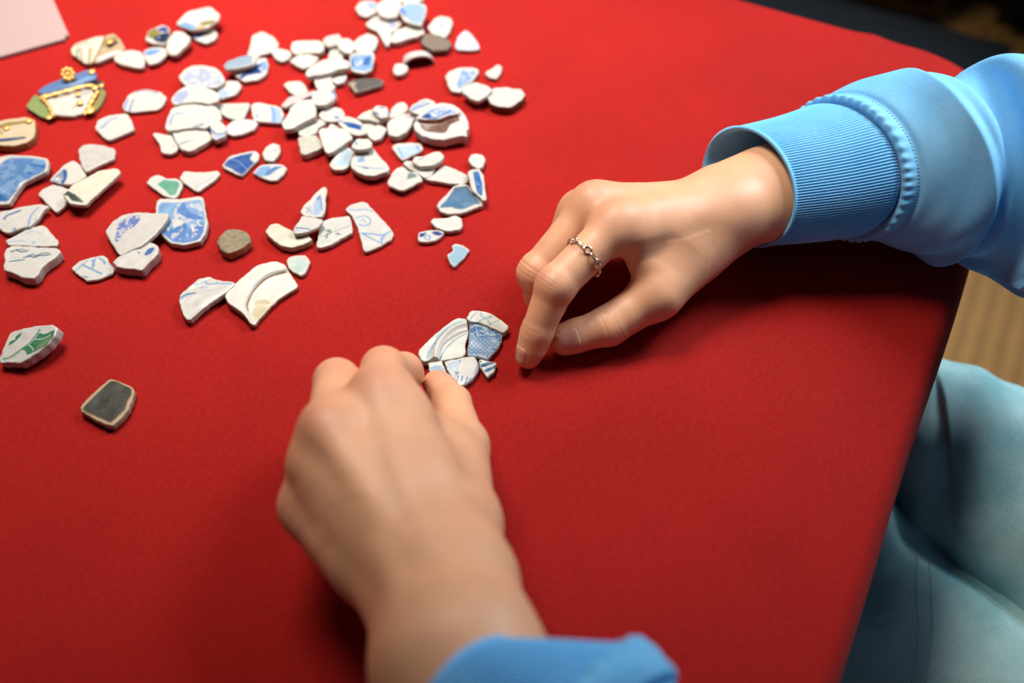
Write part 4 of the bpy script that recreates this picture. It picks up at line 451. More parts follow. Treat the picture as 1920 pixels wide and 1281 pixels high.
 {'n':'pottery_shard','lab':'white shard with two blue stripes, resting on the thick cream shard','loc':(-111.7,390.8,5.5),'g':(-0.02,-0.05),'t':2.56,'o':[(-7.1,-3.7),(-4.9,3.8),(-3.9,7.7),(1.2,6.6),(8.0,4.9),(8.3,2.6),(5.9,-1.9),(1.3,-5.4),(-2.8,-7.3),(-5.9,-7.0)],'col':'w','ed':'b','dec':[('l','b3',0.9,0.2,[(-5.6,-2.9),(-2.3,-3.2),(2.0,-4.0)]),('l','lb5',0.6,0.25,[(-5.7,-5.1),(-2.5,-5.6),(0.5,-5.7)])]},
 {'n':'pottery_shard','lab':'white shard with a small grey-green flower sprig','loc':(-98.4,390.5,-0.0),'g':(0,0),'t':3.2,'o':[(-7.7,-9.8),(-7.7,-1.4),(-7.5,5.0),(-5.5,9.4),(-1.1,11.5),(2.9,11.9),(7.9,13.0),(9.6,8.6),(11.1,-0.7),(7.6,-3.5),(3.0,-7.7),(-0.1,-10.5),(-4.9,-12.6),(-7.2,-11.9)],'col':'w2','ed':'b','dec':[('l','gg2',0.5,0.25,[(-6.3,-3.5),(-3.3,-3.0),(-0.1,-0.5),(4.2,1.6),(8.9,4.5)]),('l','gg2',1.0,0.4,[(-3.8,0.9),(-1.8,1.3),(-1.0,-1.2),(-3.0,-1.9),(-2.6,-4.7)]),('d','gg2',0.9,0.4,(-2.2,0.2)),('d','gg2',0.9,0.4,(3.1,-1.9)),('l','gg2',0.6,0.3,[(1.5,-1.6),(4.9,-2.6)]),('l','gg3',0.5,0.2,[(-6.8,5.2),(-0.4,6.7)])]},
 {'n':'pottery_shard','lab':'tall white shard with a blue spiral and blue lines, right of the flower sprig shard','loc':(-79.0,396.2,0.0),'g':(0,0),'t':2.56,'o':[(-14.7,12.8),(-12.0,16.6),(-6.0,19.2),(-2.8,18.1),(1.4,12.1),(7.1,4.8),(12.8,-3.2),(14.3,-6.7),(13.4,-11.0),(7.8,-15.9),(-0.2,-20.7),(-1.4,-19.3),(-3.7,-10.3),(-6.6,-1.0),(-10.5,7.7)],'col':'w','ed':'b','dec':[('l','lb',1,0.4,[(-11.9,12.2),(-8.8,11.8),(-3.7,12.6),(1.0,11.1)]),('l','lb',0.9,0.35,[(-7.6,5.2),(-4.7,7.0),(-1.6,6.7),(0.4,3.8),(-0.1,0.5),(-3.0,-0.6),(-5.4,0.5)]),('l','lb',0.6,0.3,[(-5.4,3.0),(-3.5,4.5),(-2.3,2.3)]),('l','lb5',1.1,0.3,[(-3.5,-6.3),(2.1,-7.0),(7.7,-7.7),(12.0,-4.9)]),('l','lb5',1,0.3,[(-2.4,-7.0),(2.4,-10.5),(8.3,-14.4)]),('l','lb',0.9,0.4,[(9.7,-7.0),(8.5,-10.5),(7.8,-14.4)]),('l','lb',0.7,0.3,[(8.2,-7.7),(7.5,-11.2),(8.5,-14.0)])]},
 {'n':'pottery_shard','lab':'small shard with a pale celadon glazed centre, beside the big ridged cream rim','loc':(-113.7,366.8,0.0),'g':(0,0),'t':2.56,'o':[(-7.3,2.5),(-6.6,4.9),(-2.4,6.6),(2.5,7.0),(4.3,4.6),(6.0,1.9),(5.1,-2.2),(3.9,-7.5),(2.1,-8.5),(-2.1,-6.2),(-5.5,-2.8)],'col':'w','ed':'b','dec':[('f','cl',0.35,[(-5.5,0.3),(-4.7,3.0),(-1.9,4.0),(2.2,2.6),(3.9,0.3),(3.7,-3.1),(2.4,-6.4),(-1.3,-5.4),(-4.4,-2.4)])]},
 {'n':'pottery_shard','lab':'white wing-shaped shard with blue brushwork on its far side, touching the ridged cream rim','loc':(-159.8,341.5,1.0),'g':(0,0.04),'t':4.25,'o':[(-11.7,-2.7),(-11.9,1.2),(-9.2,5.1),(-4.4,11.9),(1.4,13.6),(5.3,11.3),(15.2,9.6),(16.0,7.9),(11.4,1.7),(4.8,-4.9),(-0.1,-10.9),(-3.0,-15.5),(-5.2,-15.2),(-8.1,-11.5)],'col':'w','ed':'b','dec':[('l','lb5',1.2,0.4,[(-10.4,-1.8),(-8.7,0.4),(-4.3,2.1)]),('l','tb',0.7,0.3,[(-10.8,-0.7),(-8.1,1.5),(-4.2,1.8)]),('l','lb5',0.8,0.3,[(-5.3,7.7),(-2.5,8.8),(-0.2,10.5)]),('l','lb5',0.8,0.3,[(-0.2,10.5),(1.1,8.3),(4.5,8.3),(6.1,9.4)]),('d','w',1.1,0.3,(2.8,10.5)),('l','lb5',0.7,0.3,[(5.3,8.5),(9.7,8.5),(14.1,8.0)]),('l','lb',0.5,0.3,[(-2.4,5.7),(1.5,6.0)]),('l','lb3',0.5,0.3,[(0.1,4.0),(4.0,3.8)])]},
 {'n':'pottery_shard','lab':'big cream rim shard with a curved ridge and a sunken inner side','loc':(-130.0,345.0,0.0),'g':(0,0),'t':5.1,'o':[(-18.6,-3.1),(-17.4,1.5),(-12.2,9.2),(-5.5,18.8),(1.3,21.2),(5.2,21.5),(9.5,19.4),(14.1,12.1),(18.0,6.2),(17.4,3.9),(11.2,-1.4),(6.9,-7.1),(2.5,-15.0),(-0.3,-21.1),(-2.4,-21.4),(-4.7,-17.8),(-8.3,-13.9),(-15.7,-8.3)],'col':'cr4','ed':'ce3','dec':[('step',2.2,1.3,[(15.3,18.1),(10.0,15.1),(2.9,12.7),(-2.3,6.8),(-5.5,-0.2),(-6.5,-8.2),(-5.1,-12.8),(-0.1,-24.9)]),('l','ow',0.7,0.5,[(10.1,14.8),(3.0,12.1),(-1.8,6.8),(-5.0,-0.2),(-6.1,-8.2),(-5.0,-12.2)]),('f','cr5',2.5,[(-3.2,-13.9),(-2.9,-5.4),(2.4,-3.7),(6.8,-7.1),(0.2,-19.5)]),('l','ow',0.4,0.2,[(5.7,-7.1),(6.6,-6.0),(7.4,-6.8),(6.2,-7.7)]),('l','ow',0.5,0.3,[(3.7,-6.5),(4.7,-7.1)])],'c':(-2.3,1.5),'h':0.4},
 {'n':'pottery_shard','lab':'tilted white shard painted with green leaves, alone on the near left','loc':(-236.3,306.9,2.6),'g':(0.2,0.16),'t':6.5,'o':[(-14.4,-6.0),(-13.4,2.5),(-11.9,9.5),(0.4,11.1),(11.0,10.6),(14.4,7.9),(13.7,3.1),(11.3,-0.4),(7.9,-3.7),(3.5,-6.9),(-1.9,-10.1),(-8.0,-8.5),(-12.7,-8.4)],'col':'w','ed':'w','dec':[('f','gn',0.2,[(3.1,3.2),(4.4,6.6),(8.0,5.2),(13.1,6.9),(13.1,2.3),(10.1,-1.6),(5.1,-4.4),(1.0,-5.7),(-0.3,-3.4),(-3.1,-1.7),(0.4,0.0)]),('l','w',0.5,0.15,[(2.8,3.1),(6.6,2.6),(9.5,3.4),(11.3,4.7)]),('l','w',0.5,0.15,[(-0.2,0.4),(2.3,-1.3),(4.2,-3.7)]),('l','gn',0.7,0.15,[(-11.8,-6.1),(-7.7,-5.1),(-2.8,-1.7),(1.0,1.8),(3.6,6.4),(4.4,8.5)]),('l','gn2',0.3,0.12,[(-11.8,-7.2),(-6.9,-6.0),(-1.9,-2.4),(1.9,1.3),(4.5,6.0),(5.3,8.1)]),('f','gn',0.2,[(-10.8,1.3),(-10.4,3.7),(-7.9,4.2),(-8.2,6.4),(-6.3,7.6),(-4.8,7.6),(-6.0,5.0),(-8.0,2.6)]),('f','gn3',0.6,[(5.8,-1.0),(8.9,1.3),(11.9,4.1),(12.0,1.4),(8.1,-1.9),(5.0,-3.9)])],'h':0.4},
 {'n':'pottery_shard','lab':'dark olive-black glazed tile shard with a beige worn edge, nearest on the left','loc':(-191.4,274.3,0.0),'g':(0,0),'t':4.5,'o':[(-12.9,-2.7),(-12.2,0.6),(-8.4,6.8),(-3.8,14.3),(-1.7,14.8),(8.3,10.2),(10.8,7.4),(10.9,2.9),(10.7,-3.8),(7.7,-9.8),(5.4,-13.1),(2.1,-12.5),(-5.2,-8.7),(-11.6,-4.9)],'col':'be','ed':'be','dec':[('f','ow2',0.25,[(-11.7,-3.5),(-7.3,4.9),(-2.3,13.1),(0.4,13.2),(9.2,8.6),(10.0,4.7),(9.1,1.4),(9.1,-4.2),(6.1,-9.4),(4.2,-11.7),(-3.4,-8.3),(-9.6,-5.4)]),('f','od',0.25,[(-11.0,-3.1),(-7.1,4.2),(-2.0,12.7),(0.3,12.7),(8.7,8.3),(9.5,5.0),(8.5,1.7),(8.5,-3.9),(5.6,-8.5),(4.0,-11.0),(-3.1,-7.6),(-9.0,-4.9)]),('n','od2',0.3,0.7,[(-9.7,-3.1),(-1.8,12.1),(8.0,7.8),(8.3,-2.8),(3.7,-9.9)])],'h':0.4},
 {'n':'pottery_shard','lab':'cream rim shard with curved raised ring and blue line, touching the left index fingertip','loc':(-32.3,310.0,0.0),'g':(0,0),'t':4.5,'o':[(-14.1,-5.8),(-13.7,-3.0),(-8.5,4.2),(-2.8,11.0),(4.6,17.7),(9.2,17.0),(9.9,12.0),(10.4,7.1),(9.2,2.8),(9.2,-1.6),(9.6,-4.4),(7.7,-7.2),(2.5,-8.4),(-2.2,-9.6),(-7.0,-9.6),(-10.6,-10.7),(-12.6,-9.6)],'col':'cr4','ed':'cr4','dec':[('r',1.7,1.5,[(11.2,14.0),(9.4,13.3),(3.4,10.6),(-1.8,4.7),(-4.9,-2.0),(-5.6,-10.4),(-5.6,-13.2)]),('step',1.0,0.8,[(14.0,9.6),(9.5,9.1),(4.7,6.7),(-0.4,1.9),(-2.8,-3.4),(-3.5,-12.3),(-3.6,-14.6)]),('l','bl',0.5,0.12,[(9.7,7.9),(4.7,4.7),(0.4,-0.5),(-2.1,-5.5),(-3.2,-9.7)]),('l','lb5',0.45,0.2,[(-5.7,0.4),(-7.6,-3.9),(-8.4,-9.7)]),('l','ib3',0.9,0.4,[(8.6,14.6),(1.9,10.8),(-4.6,3.5),(-8.3,-3.4),(-9.5,-9.5)]),('l','ib',1.0,0.6,[(7.0,15.0),(1.1,11.8),(-5.4,4.3)])],'grp':'shards being fitted together between the hands','c':(-0.1,2.3),'h':0.28},
 {'n':'pottery_shard','lab':'curved white shard with pale teal crossing lines, farthest of the fitted group','loc':(-12.1,325.5,0.0),'g':(0,0),'t':4.5,'o':[(-11.1,2.0),(-9.9,5.5),(-8.2,7.3),(-1.1,6.5),(3.1,4.0),(7.8,-0.5),(10.6,-3.5),(10.4,-5.4),(7.8,-7.9),(3.2,-5.4),(-3.6,-1.5),(-9.4,-0.7)],'col':'cr4','ed':'cr4','dec':[('l','ib5',0.6,0.35,[(-8.9,0.1),(-8.2,2.5),(-6.2,4.8)]),('l','ib5',0.6,0.35,[(-5.1,-0.9),(-2.1,1.3),(1.3,3.0)]),('l','ib5',0.6,0.35,[(-3.7,4.8),(-3.1,2.8),(-0.6,0.8),(1.0,-1.9)]),('l','ib5',0.6,0.35,[(0.6,-2.7),(2.5,-1.2),(5.5,0.1)]),('l','ib5',0.6,0.35,[(1.0,-1.9),(0.2,0.1)]),('l','ib5',0.6,0.35,[(1.7,3.0),(0.5,1.0)])],'grp':'shards being fitted together between the hands','h':0.3},
 {'n':'pottery_shard','lab':'blue printed shard with scallop scales and flowers in the middle of the fitted group','loc':(-13.9,312.4,-0.0),'g':(0,0),'t':3.2,'o':[(-7.6,12.7),(-1.9,11.7),(5.0,7.8),(9.4,5.1),(8.9,1.5),(7.1,-3.3),(4.1,-8.0),(2.3,-10.9),(-3.3,-9.2),(-8.0,-8.5),(-8.2,-2.3),(-7.8,4.4)],'col':'w8','ed':'b','dec':[('SCALES',)],'grp':'shards being fitted together between the hands','h':0.17},
 {'n':'pottery_shard','lab':'white shard with a blue twig, dashes and edge band, nearest of the fitted group','loc':(-23.9,295.0,-0.0),'g':(0,0),'t':3.2,'o':[(-9.6,5.0),(-8.1,6.0),(1.4,8.5),(5.5,8.5),(7.0,6.0),(7.9,2.3),(7.6,-0.5),(5.1,-5.1),(1.9,-8.7),(-1.3,-10.1),(-3.2,-8.7),(-5.9,-3.7),(-8.3,1.3)],'col':'w8','ed':'b','dec':[('f','b7',0.15,[(6.4,2.7),(7.4,3.6),(7.7,1.3),(6.4,-3.3),(5.6,-3.3)]),('l','w',0.25,0.1,[(7.1,3.2),(6.2,-2.8)]),('l','b7',0.7,0.2,[(-0.2,-4.0),(-0.3,-5.5),(-0.8,-6.9)]),('l','b7',0.7,0.2,[(2.4,-4.6),(1.9,-6.5),(1.2,-8.3)]),('l','b7',0.65,0.2,[(4.0,-5.1),(3.4,-6.9)]),('l','b7',0.6,0.2,[(-2.2,-3.7),(-2.8,-6.9)]),('d','b7',0.55,0.2,(-1.8,5.5)),('l','b7',0.5,0.2,[(-4.1,-0.8),(-3.0,-1.9),(-2.3,-1.0),(-2.1,-1.9)]),('d','b7',0.55,0.2,(-3.0,-2.1)),('l','lb5',0.3,0.15,[(-1.7,5.0),(-2.4,2.2),(-3.2,-1.0),(-3.9,-5.5)]),('l','lb5',0.25,0.15,[(-7.9,2.0),(-4.5,-0.3),(-2.5,-4.2)]),('f','ib',1.5,[(-8.3,4.1),(-2.5,5.5),(-3.0,-0.1),(-6.4,0.9)])],'grp':'shards being fitted together between the hands','h':0.25},
 {'n':'pottery_shard','lab':'small white shard with two bold blue stripes, right tip of the fitted group','loc':(-12.6,297.4,-0.0),'g':(0,0),'t':3,'o':[(-4.2,3.6),(-3.1,4.6),(0.9,3.9),(5.4,2.5),(4.0,-3.2),(0.7,-7.1),(-0.8,-4.6),(-3.1,0.4)],'col':'w8','ed':'b','dec':[('f','bl2',0.1,[(-3.0,1.0),(1.0,2.8),(3.9,2.0),(2.5,1.0),(-2.3,-0.9)]),('f','bl2',0.1,[(-1.3,-2.5),(5.1,1.2),(4.5,-0.9),(-0.4,-4.1)]),('f','bl2',0.1,[(-4.1,2.6),(-2.9,3.5),(-1.8,3.3),(-3.8,2.0)])],'grp':'shards being fitted together between the hands','h':0.25},
 {'n':'pottery_shard','lab':'white shard with a pale blue glazed face held under the left thumb','loc':(-34.9,294.1,-0.0),'g':(0,0),'t':3.2,'o':[(-6.6,5.3),(-4.5,6.6),(0.3,7.6),(1.2,4.8),(2.8,0.4),(4.8,-4.6),(5.8,-7.3),(3.5,-8.7),(-1.7,-4.6),(-5.7,0.9)],'col':'w8','ed':'b','dec':[('f','ib2',0.4,[(-5.8,2.0),(-2.8,3.6),(0.9,3.9),(2.9,-1.9),(4.2,-6.9),(-0.9,-4.6)])],'grp':'shards being fitted together between the hands','h':0.3},
 {'n':'pottery_shard','lab':'bowl base fragment with brown crescent and blue-streaked inside, right end of centre heap','loc':(-41.0,476.2,2.0),'g':(0,0.12),'t':7.04,'o':[(-18.1,-0.4),(-16.7,4.9),(-14.2,9.4),(-8.9,15.6),(-1.8,18.3),(5.0,17.1),(11.3,11.0),(14.8,2.6),(15.5,-2.7),(13.9,-5.6),(14.6,-10.1),(11.3,-9.4),(7.5,-10.1),(0.5,-12.7),(-6.1,-11.9),(-12.2,-9.4),(-16.8,-4.9)],'col':'w','ed':'pk2','dec':[('r',2.2,1.4,[(-16.4,3.4),(-8.1,1.8),(-1.6,2.6),(2.7,5.2),(9.3,7.9)]),('f','lb',1,[(-13.8,5.2),(-8.6,12.1),(-1.4,14.4),(4.7,13.6),(8.2,8.3),(2.7,6.4),(-2.7,3.4),(-9.3,3.0)]),('n','w',2,0.5,[(-11.1,6.8),(-1.4,14.4),(4.7,13.6),(8.2,8.3),(-2.7,3.4)]),('f','b2',1,[(-14.3,4.9),(-10.1,9.0),(-7.3,7.5),(-8.7,3.4)]),('l','b3',1.4,0.8,[(-7.1,4.5),(-1.2,7.5),(3.6,11.3)]),('f','bn',0.5,[(-15.6,2.6),(-10.8,1.5),(-2.6,2.2),(2.7,5.2),(9.0,6.8),(9.7,3.0),(4.6,-0.0),(1.5,-7.1),(-5.0,-7.5),(-12.2,-4.5)])],'c':(-1.7,1.8),'h':0.45},
]
PIECES = [
 {'n':'pottery_shard','lab':'pale green glazed piece','loc':(-291.8,499.2,-0.0),'g':(0,0),'t':3.2,'o':[(-9.0,1.4),(-7.0,12.4),(-3.4,11.8),(2.8,5.1),(10.5,-7.5),(8.3,-11.1),(4.6,-9.9),(-7.0,-1.6)],'col':'gnp','ed':'gnp2','dec':[],'asm':'A'},
 {'n':'pottery_shard','lab':'blue glazed strip','loc':(-280.2,521.1,1.0),'g':(0,0),'t':3.84,'o':[(-16.4,-9.0),(-14.2,-3.4),(-5.0,4.8),(10.2,14.8),(14.9,11.8),(17.5,4.8),(10.8,1.0),(1.5,-4.6),(-5.9,-8.3),(-12.7,-11.2)],'col':'blp','ed':'blp','dec':[('f','nv',1,[(11.1,1.5),(17.4,4.1),(18.8,1.5),(13.5,-1.6)]),('f','lb',2,[(1.0,-1.0),(12.5,7.9),(16.3,5.3),(5.1,-4.7)])],'asm':'A'},
 {'n':'pottery_shard','lab':'white central piece','loc':(-274.3,507.5,-0.0),'g':(0,0),'t':3.84,'o':[(-18.8,2.3),(-12.3,6.2),(-4.9,9.9),(3.2,14.1),(10.0,14.7),(13.6,9.7),(12.0,-1.4),(11.7,-14.6),(5.9,-17.9),(-6.6,-16.4),(-13.6,-5.0)],'col':'w','ed':'b','dec':[('f','gr2',2,[(0.1,10.2),(10.4,12.1),(10.1,1.6),(3.3,4.0)]),('l','go',1,0.4,[(-9.8,-0.9),(-3.6,1.6),(2.3,7.7)]),('l','go',1,0.5,[(6.1,-3.3),(4.7,-9.3),(3.6,-10.5)])],'asm':'A'},
 {'n':'pottery_shard','lab':'olive glazed piece','loc':(-258.3,505.3,-0.0),'g':(0,0),'t':3.2,'o':[(-2.0,10.0),(2.0,12.5),(4.4,6.3),(3.7,-5.9),(0.6,-11.3),(-4.9,-11.8),(-3.7,0.8)],'col':'olp','ed':'olp','dec':[('f','go',1.5,[(-4.2,-8.6),(0.9,-5.0),(1.2,-12.2),(-3.7,-13.4)])],'asm':'A'},
 {'n':'pottery_shard','lab':'dark brown chip','loc':(-260.2,519.9,1.0),'g':(0,0),'t':3.2,'o':[(-2.4,4.0),(1.5,5.3),(3.6,-2.9),(0.4,-5.4),(-3.1,-1.0)],'col':'dg','ed':'be2','dec':[],'asm':'A'},
 {'n':'pottery_shard','lab':'','loc':(-278.8,558.1,-0.0),'g':(0,0),'t':3.84,'o':[(-10.4,0.7),(-8.9,6.8),(2.0,14.4),(8.2,15.8),(9.0,6.1),(7.9,-14.0),(3.5,-15.3),(-3.1,-8.7),(-8.1,-4.7)],'col':'cr3','ed':'be','dec':[('l','gn2',1.2,0.6,[(-5.3,1.3),(-4.2,-5.5),(-2.4,-9.4)]),('l','w',1.5,0.6,[(-2.0,4.0),(2.3,-12.1)]),('l','be2',1.4,0.6,[(-3.7,1.3),(0.7,-12.1)]),('l','ow',1.5,0.8,[(2.7,1.3),(6.2,-14.7)]),('l','ol',1.2,0.8,[(-7.6,4.0),(-0.9,8.8)])],'asm':'B'},
 {'n':'pottery_shard','lab':'','loc':(-263.1,559.9,-0.0),'g':(0,0),'t':3.84,'o':[(-7.1,14.0),(-1.7,16.8),(4.1,9.8),(9.7,0.2),(8.3,-3.8),(4.5,-7.8),(-4.6,-15.8),(-7.3,-15.8),(-6.0,3.6)],'col':'be','ed':'be','dec':[('f','ol3',1.2,[(-10.2,7.7),(0.3,13.9),(3.0,6.3),(-5.2,0.8)]),('f','brd',1,[(-4.0,2.2),(2.3,9.0),(4.2,4.9),(-0.9,-0.5)]),('f','pk',1.5,[(-5.6,-9.9),(5.1,-1.9),(8.9,-4.6),(-3.9,-16.5)]),('l','ow',1.2,0.6,[(-6.0,-8.6),(0.3,-1.9),(6.8,0.8)])],'asm':'B'},
 {'n':'pottery_shard','lab':'','loc':(-298.7,472.7,0.0),'g':(0,0),'t':5.76,'o':[(-19.1,4.7),(-11.7,9.3),(-8.0,11.7),(4.6,14.0),(10.2,10.5),(13.0,2.4),(14.3,-5.5),(11.2,-10.0),(4.3,-13.3),(-4.6,-12.7),(-14.2,-10.0)],'col':'crc','ed':'pe3','dec':[('f','nv2',0.8,[(-12.7,-7.6),(-5.0,-6.5),(8.9,-4.6),(9.9,-6.5),(2.2,-8.7),(-11.7,-10.4)]),('f','ol3',1,[(-15.8,2.0),(-6.2,8.6),(6.5,10.7),(6.8,8.6),(-4.8,4.3),(-14.7,-1.4)]),('l','ol',1,0.6,[(-10.0,2.0),(-5.6,-2.5)])],'asm':'C'},
]

for i, S in enumerate(SHARDS):
    o = link(S['n'], shard_mesh(S, i+1), CER); o.matrix_world = shard_matrix(S)
    tag(o, S['lab'], 'pottery shard', S.get('grp'))
# ------------------------------------------------------------------ the person: implicit-surface hands
HAND = {
 'R_index': [(5.01,34.53,5.20), (2.08,31.87,3.90), (1.21,30.62,1.95), (0.81,30.01,0.80)],
 'R_middle': [(3.98,36.20,5.00), (1.22,33.77,2.75), (1.41,33.55,1.20), (2.17,33.26,0.75)],
 'R_ring': [(3.40,36.83,4.00), (2.25,35.91,2.10), (1.92,34.87,1.20), (2.63,34.73,0.75)],
 'R_pinky': [(4.16,37.63,2.90), (3.01,36.78,1.80), (3.39,36.44,0.75)],
 'R_thumb': [(9.28,35.20,2.90), (7.16,32.72,2.30), (4.75,31.44,1.40), (2.63,30.96,0.95)],
 'R_wrist': [(10.94,37.41,3.90), (13.45,38.22,4.00), (17.21,38.98,3.90), (21.94,39.15,4.00)],
 'L_index': [(-5.22,23.33,6.90), (-5.57,26.24,4.70), (-4.92,27.42,3.00), (-4.84,28.17,1.60)],
 'L_middle': [(-6.93,21.41,7.10), (-7.47,25.40,4.90), (-7.06,26.48,2.40), (-6.72,26.94,1.00)],
 'L_ring': [(-7.44,20.44,6.20), (-7.95,23.62,3.90), (-7.67,25.20,1.80), (-7.46,25.46,0.90)],
 'L_pinky': [(-7.88,19.36,4.90), (-8.25,22.26,2.60), (-7.82,23.24,0.90)],
 'L_thumb': [(-1.96,18.17,5.60), (-2.15,22.89,3.70), (-2.75,26.43,1.85), (-3.57,28.18,1.00)],
 'L_wrist': [(-2.40,14.65,7.20), (-1.81,12.19,7.80), (-0.49,9.52,7.60)],
}

class Field:                                 # signed distance field on a regular grid (cm)
    def __init__(s, lo, hi, vox):
        s.lo = np.array(lo, float); s.v = vox; s.n = np.ceil((np.array(hi)-s.lo)/vox).astype(int)+1
        s.ax = [(s.lo[i]+np.arange(s.n[i])*vox).astype(np.float32) for i in range(3)]
        s.D = np.full(s.n, 9., np.float32)
    def sub(s, pts, pad):
        a = np.clip(np.floor((np.min(pts, 0)-pad-s.lo)/s.v).astype(int), 0, s.n-1); b_ = np.clip(np.ceil((np.max(pts, 0)+pad-s.lo)/s.v).astype(int)+1, 1, s.n)
        return tuple(slice(int(i), int(j)) for i, j in zip(a, b_))
    def xyz(s, sl): return (s.ax[0][sl[0]][:, None, None], s.ax[1][sl[1]][None, :, None], s.ax[2][sl[2]][None, None, :])
    def sample(s, P):
        q = (np.asarray(P)-s.lo)/s.v; q = np.clip(q, 0, s.n-1.001); i = q.astype(int); f = (q-i).astype(np.float32)
        r = 0
        for dx in (0, 1):
            for dy in (0, 1):
                for dz in (0, 1):
                    w_ = (f[:, 0] if dx else 1-f[:, 0])*(f[:, 1] if dy else 1-f[:, 1])*(f[:, 2] if dz else 1-f[:, 2])
                    r = r+w_*s.D[i[:, 0]+dx, i[:, 1]+dy, i[:, 2]+dz]
        return r
    def grad(s, P, e=.08):
        g = np.stack([s.sample(P+np.eye(3)[k]*e)-s.sample(P-np.eye(3)[k]*e) for k in range(3)], 1); return g/np.maximum(np.linalg.norm(g, axis=1), 1e-6)[:, None]
def smin(a, b_, k):
    h = np.maximum(k-np.abs(a-b_), 0)/k; return np.minimum(a, b_)-h*h*k*.25
def cone(X, a, b_, ra, rb, nrm=None, flat=1.):   # tapered capsule, optionally flattened along nrm
    a, b_ = np.asarray(a, np.float32), np.asarray(b_, np.float32); d = b_-a; l2 = float(d@d)
    px, py, pz = X[0]-a[0], X[1]-a[1], X[2]-a[2]
    t = np.clip((px*d[0]+py*d[1]+pz*d[2])/l2, 0, 1)
    qx, qy, qz = px-t*d[0], py-t*d[1], pz-t*d[2]
    q2 = qx*qx+qy*qy+qz*qz
    if nrm is not None:
        c = qx*nrm[0]+qy*nrm[1]+qz*nrm[2]; q2 = q2+c*c*(1/flat**2-1)
        return (np.sqrt(q2)-(ra+(rb-ra)*t))*(.5+.5*flat)
    return np.sqrt(q2)-(ra+(rb-ra)*t)
def add(Fd, D, prims, k, pad=1.6):
    for p in prims:
        a, b_, ra, rb = p[:4]; sl = Fd.sub([np.array(a), np.array(b_)], max(ra, rb)+pad)
        D[sl] = smin(D[sl], cone(Fd.xyz(sl), a, b_, ra, rb, *(p[4:] if len(p) > 4 else ())), k)
def hand_field(lo, hi, vox, palm, fingers, bumps, kp=1.1, kf=.55):
    Fd = Field(lo, hi, vox)
    D = Fd.D.copy(); add(Fd, D, palm, kp, 2.2); add(Fd, D, bumps, .8, 1.2); Fd.D = D.copy()
    for ch in fingers:
        pts = np.array([q for p in ch for q in (p[0], p[1])]); sl = Fd.sub(pts, 2.4)
        E_ = np.full(Fd.n, 9., np.float32); add(Fd, E_, ch, .25)
        Fd.D[sl] = smin(Fd.D[sl], smin(D[sl], E_[sl], kf), .06)
    return Fd
def surface_nets(Fd):
    D = Fd.D; s = D < 0
    c = [(i, j, k) for i in (0, 1) for j in (0, 1) for k in (0, 1)]
    n = np.array(D.shape)-1
    cnt = sum(s[i:n[0]+i, j:n[1]+j, k:n[2]+k].astype(np.int8) for i, j, k in c)
    act = (cnt > 0) & (cnt < 8); ijk = np.argwhere(act); idx = np.full(n, -1, np.int64); idx[act] = np.arange(len(ijk))
    vals = {q: D[ijk[:, 0]+q[0], ijk[:, 1]+q[1], ijk[:, 2]+q[2]] for q in c}
    acc = np.zeros((len(ijk), 3)); num = np.zeros(len(ijk))
    for q in c:
        for ax in range(3):
            if q[ax]: continue
            r = list(q); r[ax] = 1; r = tuple(r); a, b_ = vals[q], vals[r]; m_ = (a < 0) != (b_ < 0)
            t = np.where(m_, a/np.where(m_, a-b_, 1), 0)
            for x in range(3): acc[:, x] += m_*(q[x]+(t if x == ax else 0))
            num += m_
    V = Fd.lo+(ijk+acc/num[:, None])*Fd.v
    Q = []
    for ax in range(3):
        o1, o2 = (ax+1) % 3, (ax+2) % 3
        a = [slice(None)]*3; b_ = [slice(None)]*3; a[ax] = slice(0, -1); b_[ax] = slice(1, None)
        ch = s[tuple(a)] != s[tuple(b_)]; e = np.argwhere(ch)
        e = e[(e[:, o1] > 0) & (e[:, o2] > 0) & (e[:, o1] < n[o1]) & (e[:, o2] < n[o2])]
        neg = s[e[:, 0], e[:, 1], e[:, 2]]
        def cell(d1, d2): p = e.copy(); p[:, o1] -= d1; p[:, o2] -= d2; return idx[p[:, 0], p[:, 1], p[:, 2]]
        q = np.stack([cell(1, 1), cell(0, 1), cell(0, 0), cell(1, 0)], 1); q[~neg] = q[~neg][:, ::-1]; Q.append(q)
    Q = np.vstack(Q); Q = Q[(Q >= 0).all(1)]
    return V, Q
A3 = lambda p: np.array(p, float)
def nrmd(v): v = np.asarray(v, float); return v/np.linalg.norm(v)
def finger(pts, rad, nrm=None):
    return [(pts[i], pts[i+1], rad[i], rad[i+1]) for i in range(len(pts)-1)]
SKIN0, SKIN1 = np.array(lin((222, 164, 126))), np.array(lin((200, 124, 98)))
